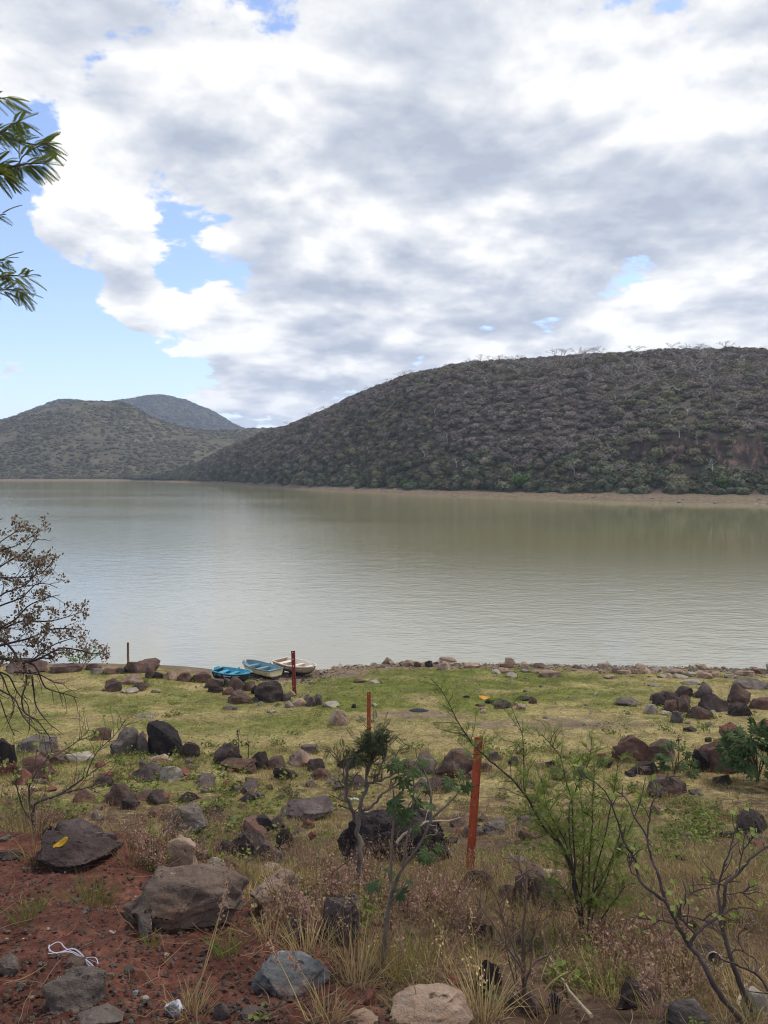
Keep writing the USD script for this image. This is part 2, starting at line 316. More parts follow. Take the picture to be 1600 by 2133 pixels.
# ---------------------------------------------------------------- the ground of the near bank
def ground():
    ang = np.radians(np.r_[np.linspace(-180, -48, 34)[:-1], np.linspace(-48, 48, 640), np.linspace(48, 180, 34)[1:]])
    rad = np.r_[0.02, np.geomspace(0.8, 60, 520), np.geomspace(62, 4000, 26)]
    A, Rr = np.meshgrid(ang, rad); x, y = Rr * np.sin(A), Rr * np.cos(A)
    z = g(x, y)
    p = np.stack([x, y, z], -1)
    fine = np.clip((22 - Rr) / 16, 0.25, 1) * (Rr < 42)
    rough_ = (meshkit.fbm(p * 9.0, 3, 21) - .5) * 0.055 + (meshkit.fbm(p * 30.0, 2, 22) - .5) * 0.022
    z = z + fine * rough_
    v = np.stack([x, y, z], -1).reshape(-1, 3); na = len(ang)
    i, j = np.meshgrid(np.arange(len(rad) - 1), np.arange(na - 1), indexing='ij')
    q = np.stack([i * na + j, i * na + j + 1, (i + 1) * na + j + 1, (i + 1) * na + j], -1).reshape(-1, 4)[:, ::-1]
    f = np.vstack([q[:, [0, 1, 2]], q[:, [0, 2, 3]]])
    # where the ground is red earth, green turf or shore mud
    X, Y = v[:, 0], v[:, 1]
    wob = (meshkit.fbm(np.stack([X * .55, Y * .55, 0 * X], -1), 4, 31) - .5)
    red, green, mud = zones(X, Y, wob)
    m = usdkit.mesh(stage, '/World/ground', (v, f), ground_mat(), smooth=True)
    pv = UsdGeom.PrimvarsAPI(m).CreatePrimvar('soil', Sdf.ValueTypeNames.Color3fArray, 'vertex')
    pv.Set(Vt.Vec3fArray.FromNumpy(np.stack([red, green, mud], 1).astype(np.float32)))
    data(m.GetPrim(), None, None, None, 'structure')

def sstep(a, b, x):
    t = np.clip((np.asarray(x, float) - a) / (b - a), 0, 1); return t * t * (3 - 2 * t)

def zones(X, Y, wob):
    """Share of red earth, green turf and bare mud or ash at a place of the bank."""
    edge = X + 0.55 * (Y - 4.2)                                        # red earth: left of a line that runs off to the left
    red = sstep(0.35, -0.25, edge + wob * 1.3) * sstep(7.4, 6.6, Y + wob)
    green = sstep(28.5, 32, Y + wob * 7 - 0.10 * X) * sstep(43.2, 41.2, Y + wob * 2 - shore_shift(X)) * sstep(-5.5, -1.5, X + wob * 5) * sstep(16, 9, X + wob * 8) * sstep(.30, .62, wob + .62)
    green = np.maximum(green, 0.85 * sstep(3.4, 0.6, np.hypot(X + 3.6, (Y - 28.2) * 0.8)) )
    green = np.maximum(green, 0.55 * sstep(.03, .16, wob) * (Y > 7) * (Y < 24))
    green = np.maximum(green, 0.72 * sstep(-.16, .10, wob) * sstep(25, 29, Y - 0.15 * X) * sstep(-3, -6, X) * sstep(41.5, 39.5, Y))
    green = np.maximum(green, 0.40 * sstep(-.12, .12, wob) * sstep(25, 29, Y) * sstep(42, 40, Y))
    mud = sstep(40.0, 41.6, Y + wob * 2.6 - shore_shift(X))
    mud = np.maximum(mud, 0.8 * sstep(1.0, 0.2, np.hypot((X - 5.4) / 5.0, (Y - 27.2) / 1.6) + wob * 2.2))
    mud = np.maximum(mud, 0.8 * sstep(1.0, 0.25, np.hypot((X - 1.8) / 3.4, (Y - 29.0) / 1.5) + wob * 2.0))
    mud = np.maximum(mud, 0.9 * sstep(1.0, 0.3, np.hypot((X + 4.6) / 5.5, (Y - 40.2) / 2.6) + wob * 1.6))
    return red, green * (1 - mud), mud

def ground_mat():
    n = {'geo': ('geometry', {}), 'soil': ('attribute', dict(attribute='soil')), 'sep': ('separate_color', dict(color_type='rgb')),
         'n1': ('noise_texture', dict(scale=0.9, detail=9.0, roughness=0.65)), 'n2': ('noise_texture', dict(scale=9.0, detail=8.0, roughness=0.7)),
         'n3': ('noise_texture', dict(scale=42.0, detail=6.0, roughness=0.7)), 'n4': ('noise_texture', dict(scale=2.6, detail=8.0, roughness=0.7)),
         'dry': ('rgb_ramp', dict(ramp=[(0.25, (0.090, 0.064, 0.036)), (0.42, (0.19, 0.150, 0.064)), (0.55, (0.315, 0.255, 0.105)), (0.75, (0.45, 0.36, 0.175))])),
         'grn': ('rgb_ramp', dict(ramp=[(0.3, (0.066, 0.078, 0.016)), (0.5, (0.122, 0.140, 0.027)), (0.7, (0.225, 0.222, 0.060))])),
         'redr': ('rgb_ramp', dict(ramp=[(0.3, (0.052, 0.021, 0.015)), (0.5, (0.112, 0.043, 0.029)), (0.72, (0.20, 0.098, 0.066))])),
         'mudr': ('rgb_ramp', dict(ramp=[(0.3, (0.100, 0.070, 0.048)), (0.5, (0.165, 0.120, 0.082)), (0.7, (0.27, 0.205, 0.145))])),
         'soilr': ('rgb_ramp', dict(ramp=[(0.3, (0.050, 0.031, 0.020)), (0.5, (0.098, 0.062, 0.040)), (0.7, (0.175, 0.118, 0.076))])),
         'xyz': ('separate_xyz', {}), 'yfar': ('map_range', dict(range_type='smoothstep', from_min=9.0, from_max=23.0, to_min=0.0, to_max=1.0, clamp=True)),
         'ga': ('math', dict(math_type='add', value2=-0.5)), 'gb': ('math', dict(math_type='multiply_add', value2=1.5)),
         'gc': ('map_range', dict(range_type='smoothstep', from_min=0.25, from_max=0.62, to_min=0, to_max=1, clamp=True)),
         'dryf': ('math', dict(math_type='multiply_add', value2=0.62)), 'bare': ('mix', {}), 'm0': ('mix', {}), 'm1': ('mix', {}), 'm2': ('mix', {}),
         'cm': ('map_range', dict(from_min=0.35, from_max=0.68, to_min=0.58, to_max=1.22)), 'mul': ('mix', dict(mix_type='multiply', fac=1.0)),
         'bh': ('math', dict(math_type='multiply_add', value2=0.45)), 'b': ('bump', dict(strength=0.75, distance=0.05)), 'p': ('principled_bsdf', dict(roughness=0.95, specular_ior_level=0.15))}
    l = [('geo.position', f'n{i}.vector') for i in (1, 2, 3, 4)]
    l += [('soil.color', 'sep.color'), ('geo.position', 'xyz.vector'), ('xyz.y', 'yfar.value'), ('n2.fac', 'dry.fac'), ('n2.fac', 'grn.fac'), ('n2.fac', 'redr.fac'), ('n2.fac', 'mudr.fac'), ('n2.fac', 'soilr.fac'),
          # bare brown soil shows through the grass near the camera, less so on the meadow
          ('n4.fac', 'ga.value1'), ('ga.value', 'gb.value1'), ('yfar.result', 'dryf.value1'), ('gb.value', 'dryf.value3'), ('dryf.value', 'gc.value'),
          ('gc.result', 'bare.fac'), ('soilr.color', 'bare.color1'), ('dry.color', 'bare.color2'),
          ('sep.g', 'm0.fac'), ('bare.color', 'm0.color1'), ('grn.color', 'm0.color2'), ('sep.b', 'm1.fac'), ('m0.color', 'm1.color1'), ('mudr.color', 'm1.color2'),
          ('sep.r', 'm2.fac'), ('m1.color', 'm2.color1'), ('redr.color', 'm2.color2'), ('n1.fac', 'cm.value'), ('m2.color', 'mul.color1'), ('cm.result', 'mul.color2'), ('mul.color', 'p.base_color'),
          ('n3.fac', 'bh.value1'), ('n2.fac', 'bh.value3'), ('bh.value', 'b.height'), ('b.normal', 'p.normal')]
    n['gb'] = ('math', dict(math_type='multiply_add', value2=1.5, value3=0.08))
    return usdkit.material(stage, '/World/Looks/ground', n, l, surface='p.BSDF')

ground()

# ---------------------------------------------------------------- the lake
def lake():
    n = {'geo': ('geometry', {}), 'mp1': ('mapping', dict(scale=(1.1, 2.4, 1), rotation=(0, 0, -0.12))), 'mp2': ('mapping', dict(scale=(0.30, 0.52, 1), rotation=(0, 0, 0.35))), 'mp3': ('mapping', dict(scale=(0.006, 0.012, 1))),
         'w1': ('noise_texture', dict(scale=1.0, detail=3.0, roughness=0.5)), 'w2': ('noise_texture', dict(scale=1.0, detail=3.0, roughness=0.5)), 'w3': ('noise_texture', dict(scale=1.0, detail=4.0, roughness=0.55)),
         'xyz': ('separate_xyz', {}), 'kx': ('math', dict(math_type='multiply_add', value2=-0.22)), 'cx': ('map_range', dict(range_type='smoothstep', from_min=-25.0, from_max=25.0, to_min=0, to_max=1, clamp=True)),
         'cy': ('map_range', dict(range_type='smoothstep', from_min=64.0, from_max=125.0, to_min=0, to_max=1, clamp=True)), 'calm': ('math', dict(math_type='multiply')),
         'wadd': ('math', dict(math_type='multiply_add', value2=55.0)), 'yo': ('math', dict(math_type='add', value2=-27.0)), 'amp': ('map_range', dict(from_min=0, from_max=1, to_min=1.0, to_max=0.12)),
         'gust': ('map_range', dict(from_min=0.38, from_max=0.62, to_min=0.65, to_max=1.25, clamp=True)), 'am2': ('math', dict(math_type='multiply')),
         'hs': ('math', dict(math_type='multiply_add', value2=1.5)), 'hh': ('math', dict(math_type='multiply')), 'b': ('bump', dict(strength=1.0, distance=LAKE_BUMP)),
         'sh': ('map_range', dict(range_type='smoothstep', from_min=42.0, from_max=120.0, to_min=1, to_max=0, clamp=True)), 'sheen_mix': ('mix', dict(color2=(0.27, 0.265, 0.205))), 'cr': ('rgb_ramp', dict(ramp=[(0.3, (0.118, 0.116, 0.058)), (0.7, (0.148, 0.130, 0.062))])), 'p': ('principled_bsdf', dict(roughness=0.06, ior=1.333, specular_ior_level=0.5))}  # base colour pales towards the near shore: reflected sky brightness put into the colour
    l = [('geo.position', 'mp1.vector'), ('geo.position', 'mp2.vector'), ('geo.position', 'mp3.vector'), ('mp1.vector', 'w1.vector'), ('mp2.vector', 'w2.vector'), ('mp3.vector', 'w3.vector'),
         ('geo.position', 'xyz.vector'), ('xyz.y', 'kx.value1'), ('xyz.x', 'kx.value3'), ('kx.value', 'cx.value'), ('w3.fac', 'wadd.value1'), ('xyz.y', 'wadd.value3'), ('wadd.value', 'yo.value1'), ('yo.value', 'cy.value'),
         ('cx.result', 'calm.value1'), ('cy.result', 'calm.value2'), ('calm.value', 'amp.value'), ('w3.fac', 'gust.value'), ('amp.result', 'am2.value1'), ('gust.result', 'am2.value2'),
         ('w2.fac', 'hs.value1'), ('w1.fac', 'hs.value3'), ('hs.value', 'hh.value1'), ('am2.value', 'hh.value2'), ('hh.value', 'b.height'), ('b.normal', 'p.normal'), ('w3.fac', 'cr.fac'), ('cr.color', 'sheen_mix.color1'), ('xyz.y', 'sh.value'), ('sh.result', 'sheen_mix.fac'), ('sheen_mix.color', 'p.base_color')]
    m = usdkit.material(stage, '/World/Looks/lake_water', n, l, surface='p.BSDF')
    xs = np.r_[-6000, -2500, -900, -300, -100, 0, 100, 300, 900, 2500, 6000]; ys = np.r_[34, 44, 60, 90, 150, 260, 450, 800, 1300, 2200]
    A, B = np.meshgrid(xs, ys); v = np.stack([A, B, 0 * A], -1).reshape(-1, 3); k = len(xs)
    i, j = np.meshgrid(np.arange(len(ys) - 1), np.arange(k - 1), indexing='ij')
    q = np.stack([i * k + j, i * k + j + 1, (i + 1) * k + j + 1, (i + 1) * k + j], -1).reshape(-1, 4)
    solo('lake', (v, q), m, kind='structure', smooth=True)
LAKE_BUMP = 0.034
lake()

# ---------------------------------------------------------------- hills beyond the lake
def hill(name, shore, ridge, width=20.0, bank=2.9, seed=1, relief=3.0, ncol=420, nrow=90, mat_=None, cliff=None, power=1.0, px0=-1700, px1=3300):
    """A hill over columns of sight: shore [(px, depth)], ridge [(px, skyline py, depth)]. Returns surf(px, t), t = 0 at the wood's edge, 1 on the ridge."""
    sx, sdp = zip(*shore); rx, ry, rd = zip(*ridge)
    fs, fy, fd = PchipInterpolator(sx, sdp), PchipInterpolator(rx, ry), PchipInterpolator(rx, rd)
    def surf(px, t):
        px, t = np.broadcast_arrays(np.asarray(px, float), np.asarray(t, float))
        c = lambda f, a: f(np.clip(px, a[0], a[-1]))
        d0, d1 = c(fs, sx) + 0.0, c(fd, rx)
        py = c(fy, rx); v = (CY - py) / F
        top = EYE + d1 * (-math.sin(PITCH) + v * math.cos(PITCH)) / (math.cos(PITCH) + v * math.sin(PITCH))
        d = np.where(t < 0, d0 + width + t * (width + 14), d0 + width + (d1 - d0 - width) * t)
        tt = np.clip(t, 0, 1); s = np.sin(tt * np.pi / 2) ** power
        z = np.where(t < 0, bank + t * (bank + 2.2), bank + (top - bank) * s)
        back = np.clip(t - 1, 0, 2); z = np.where(t > 1, bank + (top - bank) * np.cos(np.clip(back, 0, 1) * np.pi / 2), z)
        x = (px - CX) / F * d
        z = z + (meshkit.fbm(np.stack([x, d, 0 * x], -1) / (relief * 9), 4, seed) - .5) * relief * 2.2 * np.clip(tt * 4, 0, 1) * np.clip((1.15 - t) * 3, 0.12, 1)
        z = z + (meshkit.fbm(np.stack([x, d, 0 * x], -1) / 7.0, 3, seed + 7) - .5) * 1.1 * (t < 0) * (t > -.8)
        if cliff: x, d, z = cliff(px, t, x, d, z)
        return np.stack([x, d, z], -1)
    pxs = np.unique(np.r_[np.linspace(px0, px1, ncol // 2), np.linspace(-150, 1750, ncol)])
    ts = np.r_[np.linspace(-1, 0, 14)[:-1], np.linspace(0, 1, nrow), np.linspace(1, 2, 14)[1:]]
    P, T = np.meshgrid(pxs, ts); v = surf(P, T).reshape(-1, 3); k = len(pxs)
    i, j = np.meshgrid(np.arange(len(ts) - 1), np.arange(k - 1), indexing='ij')
    q = np.stack([i * k + j, i * k + j + 1, (i + 1) * k + j + 1, (i + 1) * k + j], -1).reshape(-1, 4)
    solo(name, (v, q), mat_, kind='structure', smooth=True)
    return surf

def hill_mat(name, soil, bank_col, rock):
    n = {'geo': ('geometry', {}), 'nz': ('separate_xyz', {}), 'pz': ('separate_xyz', {}), 'n1': ('noise_texture', dict(scale=0.05, detail=9.0, roughness=0.7)), 'n2': ('noise_texture', dict(scale=0.6, detail=7.0, roughness=0.7)),
         'mp': ('mapping', dict(scale=(0.35, 0.35, 0.06))), 'n3': ('noise_texture', dict(scale=1.0, detail=8.0, roughness=0.7)),
         's': ('rgb_ramp', dict(ramp=soil)), 'bk': ('rgb_ramp', dict(ramp=bank_col)), 'rk': ('rgb_ramp', dict(ramp=rock)),
         'fz': ('map_range', dict(range_type='smoothstep', from_min=2.6, from_max=4.4, to_min=0, to_max=1, clamp=True)), 'zn': ('math', dict(math_type='multiply_add', value2=1.6)), 'fr': ('map_range', dict(range_type='smoothstep', from_min=0.66, from_max=0.48, to_min=0, to_max=1, clamp=True)),
         'm1': ('mix', {}), 'm2': ('mix', {}), 'b': ('bump', dict(strength=0.8, distance=0.8)), 'p': ('principled_bsdf', dict(roughness=0.95, specular_ior_level=0.1))}
    l = [('geo.position', 'n1.vector'), ('geo.position', 'n2.vector'), ('geo.position', 'mp.vector'), ('mp.vector', 'n3.vector'), ('geo.true_normal', 'nz.vector'), ('geo.position', 'pz.vector'), ('n1.fac', 's.fac'), ('n2.fac', 'bk.fac'), ('n3.fac', 'rk.fac'),
         ('n2.fac', 'zn.value1'), ('pz.z', 'zn.value3'), ('zn.value', 'fz.value'), ('nz.z', 'fr.value'), ('fz.result', 'm1.fac'), ('bk.color', 'm1.color1'), ('s.color', 'm1.color2'), ('fr.result', 'm2.fac'), ('m1.color', 'm2.color1'), ('rk.color', 'm2.color2'),
         ('m2.color', 'p.base_color'), ('n2.fac', 'b.height'), ('b.normal', 'p.normal')]
    return usdkit.material(stage, '/World/Looks/' + name, n, l, surface='p.BSDF')

SOIL = [(0.3, (0.055, 0.046, 0.036)), (0.5, (0.085, 0.072, 0.054)), (0.7, (0.13, 0.105, 0.075))]
BANK = [(0.3, (0.105, 0.080, 0.052)), (0.5, (0.165, 0.125, 0.082)), (0.72, (0.25, 0.20, 0.14))]
ROCK = [(0.36, (0.040, 0.030, 0.027)), (0.5, (0.090, 0.060, 0.050)), (0.60, (0.20, 0.13, 0.095)), (0.72, (0.36, 0.26, 0.17))]
near_hill_mat = hill_mat('near_hill_soil', SOIL, BANK, ROCK)
FARSOIL = [(0.3, (0.058, 0.054, 0.035)), (0.5, (0.092, 0.083, 0.050)), (0.72, (0.165, 0.138, 0.082))]
WOODED = [(0.3, (0.045, 0.048, 0.034)), (0.6, (0.068, 0.068, 0.048))]
mountain_mat = hill_mat('far_mountain_soil', WOODED, BANK, WOODED)
far_hill_mat = hill_mat('far_hill_soil', FARSOIL, BANK, FARSOIL)

def cliff(px, t, x, d, z):
    """A quarried face on the right: the slope below it is cut back."""
    w = sstep(1255, 1370, px) * sstep(0.04, 0.06, t) * sstep(0.55, 0.30, t)
    k = meshkit.fbm(np.stack([x / 6, z / 14, 0 * x], -1), 3, 77) - .5
    lo, hi = 0.085, 0.145
    z2 = z + np.where(t < lo, -1.6 * sstep(.045, lo, t), np.where(t < hi, -1.6 + 8.6 * sstep(lo, hi, t), 7.0 * sstep(.5, hi, t)))
    z2 = np.where(t > lo, z2 + k * 3.0 * sstep(lo, lo + .03, t) * sstep(.35, .2, t), z2)
    d = d + w * k * 7 * sstep(lo - .02, lo + .03, t) * sstep(.35, hi, t)
    return x, d, z + (z2 - z) * w

wood_hill = hill('wooded_hill', [(-400, 1050), (250, 1040), (330, 930), (420, 830), (520, 660), (640, 492), (800, 400), (1000, 338), (1300, 288), (1600, 265), (2100, 245), (2800, 235)],
                 [(-400, 1002, 1120), (240, 1000, 1100), (330, 992, 990), (400, 971, 930), (480, 934, 860), (560, 903, 780), (600, 890, 740), (640, 877, 700), (700, 852, 650), (760, 824, 610), (800, 809, 580), (860, 786, 550), (920, 771, 525), (1000, 759, 505), (1100, 753, 490), (1200, 749, 480), (1400, 745, 470), (1600, 748, 465), (2100, 790, 440), (2800, 850, 420)],
                 seed=3, relief=4.5, mat_=near_hill_mat, cliff=cliff)
left_hill = hill('left_hill', [(-1500, 900), (-300, 1080), (0, 1090), (300, 1080), (700, 1100), (3000, 1100)],
                 [(-1500, 800, 1500), (-500, 850, 1500), (-200, 885, 1480), (0, 879, 1480), (50, 866, 1500), (100, 856, 1520), (160, 842, 1560), (200, 838, 1580), (240, 839, 1580), (280, 850, 1580), (320, 870, 1580), (350, 881, 1590), (400, 893, 1600), (450, 896, 1620), (560, 896, 1650), (700, 900, 1650), (900, 925, 1650), (1500, 960, 1600), (3000, 960, 1600)],
                 width=26, bank=3.0, seed=11, relief=9.0, nrow=70, mat_=far_hill_mat, power=1.15)
small_hill = hill('sunlit_far_hill', [(-1500, 1800), (3000, 1800)], [(-1500, 900, 2300), (-200, 890, 2300), (0, 878, 2300), (60, 860, 2300), (110, 840, 2300), (135, 834, 2300), (165, 836, 2300), (220, 850, 2300), (300, 880, 2300), (500, 920, 2300), (3000, 920, 2300)],
                  seed=15, relief=8.0, nrow=40, ncol=260, mat_=far_hill_mat)
blue_hill = hill('far_mountain', [(-1500, 2500), (3000, 2500)], [(-1500, 900, 3300), (0, 905, 3300), (120, 890, 3300), (200, 852, 3300), (250, 836, 3300), (290, 829, 3300), (325, 825, 3300), (375, 834, 3300), (425, 852, 3300), (460, 868, 3300), (500, 891, 3300), (560, 910, 3300), (900, 930, 3300), (3000, 930, 3300)],
                 seed=19, relief=14.0, nrow=40, ncol=260, mat_=mountain_mat)

# ---------------------------------------------------------------- air
def haze():
    m = usdkit.material(stage, '/World/Looks/haze', {'v': ('principled_volume', dict(color=(0.62, 0.74, 0.94), density=HAZE, anisotropy=0.2))}, [], volume='v.volume')
    b = trimesh.creation.box([15000, 12000, 460]); b.apply_translation([0, 1500, 460 / 2 - 8])
    solo('haze', b, m, kind='stuff')
HAZE = 0.00011
haze()

# ---------------------------------------------------------------- rocks
def rock_mesh(seed, size, fine=1.0, n=15, flat=0.0, rough_=1.0):
    """An angular boulder of the given width, depth and height, its base at z = 0."""
    rg = np.random.default_rng(seed)
    p = rg.normal(size=(n, 3)); p /= np.linalg.norm(p, axis=1, keepdims=True)
    p *= rg.uniform(0.82, 1.08, (n, 1)); p[:, 2] = np.clip(p[:, 2], -0.75, 0.95 - flat)
    p = np.vstack([p, [[0.9, 0.1, -.3], [-.9, 0, -.35], [0.1, .9, -.4], [0, -.9, -.4]]])
    h = trimesh.convex.convex_hull(p)
    v, f = trimesh.remesh.subdivide_to_size(h.vertices, h.faces, 0.62 / fine, max_iter=8)
    m = trimesh.Trimesh(v, f, process=True); m.merge_vertices()
    if fine > 1.3: trimesh.smoothing.filter_laplacian(m, lamb=0.3, iterations=1)
    nn = np.array(m.vertex_normals); v = np.array(m.vertices); o = rg.uniform(0, 50, 3)
    v = v + nn * ((meshkit.fbm(v * 1.5 + o, 3, seed % 97) - .5) * 0.34 + (meshkit.fbm(v * 5.0 + o, 3, seed % 89 + 3) - .5) * 0.17 * rough_)[:, None]
    lo, hi = v.min(0), v.max(0)
    v = (v - (lo + hi) / 2) / (hi - lo) * np.asarray(size); v[:, 2] -= v[:, 2].min()
    return v, np.array(m.faces)

def place_rock(px, pyb, w, h, kind, label, name='boulder', group=None, cat='rock', flat=0.0, rough_=1.0, rz=None, depth=0.8, sink=0.26, smooth=28, n=15):
    q = at(px, pyb); d = q[1]; mpp = d / F
    W = w * mpp * 1.12; h = h * 1.15; D = W * depth; down = math.atan2(EYE - q[2], d)
    H = max((h * mpp - D * 0.55 * math.sin(down)) / math.cos(down), 0.3 * min(W, D))
    c = q + np.array([q[0] / d, 1, 0]) * D * 0.42
    seed = (int(px) * 7919 + int(pyb) * 104729) % 99991
    fine = float(np.clip(w / 22.0, 1.1, 6.0))
    v, f = rock_mesh(seed, (W, D, H * (1 + sink)), fine, n=n, flat=flat, rough_=rough_)
    base = min(g(c[0], c[1]), g(c[0], c[1] - D * .35))
    a = np.random.default_rng(seed).uniform(-.35, .35) if rz is None else rz
    v = v @ np.array([[math.cos(a), math.sin(a), 0], [-math.sin(a), math.cos(a), 0], [0, 0, 1]])
    m = solo(name, (v, f), R[kind], label, cat, (c[0], c[1], base - H * sink), group, smooth=smooth)
    FEET.append((c[0], c[1], W, D))
    return (c[0], c[1], base + H)

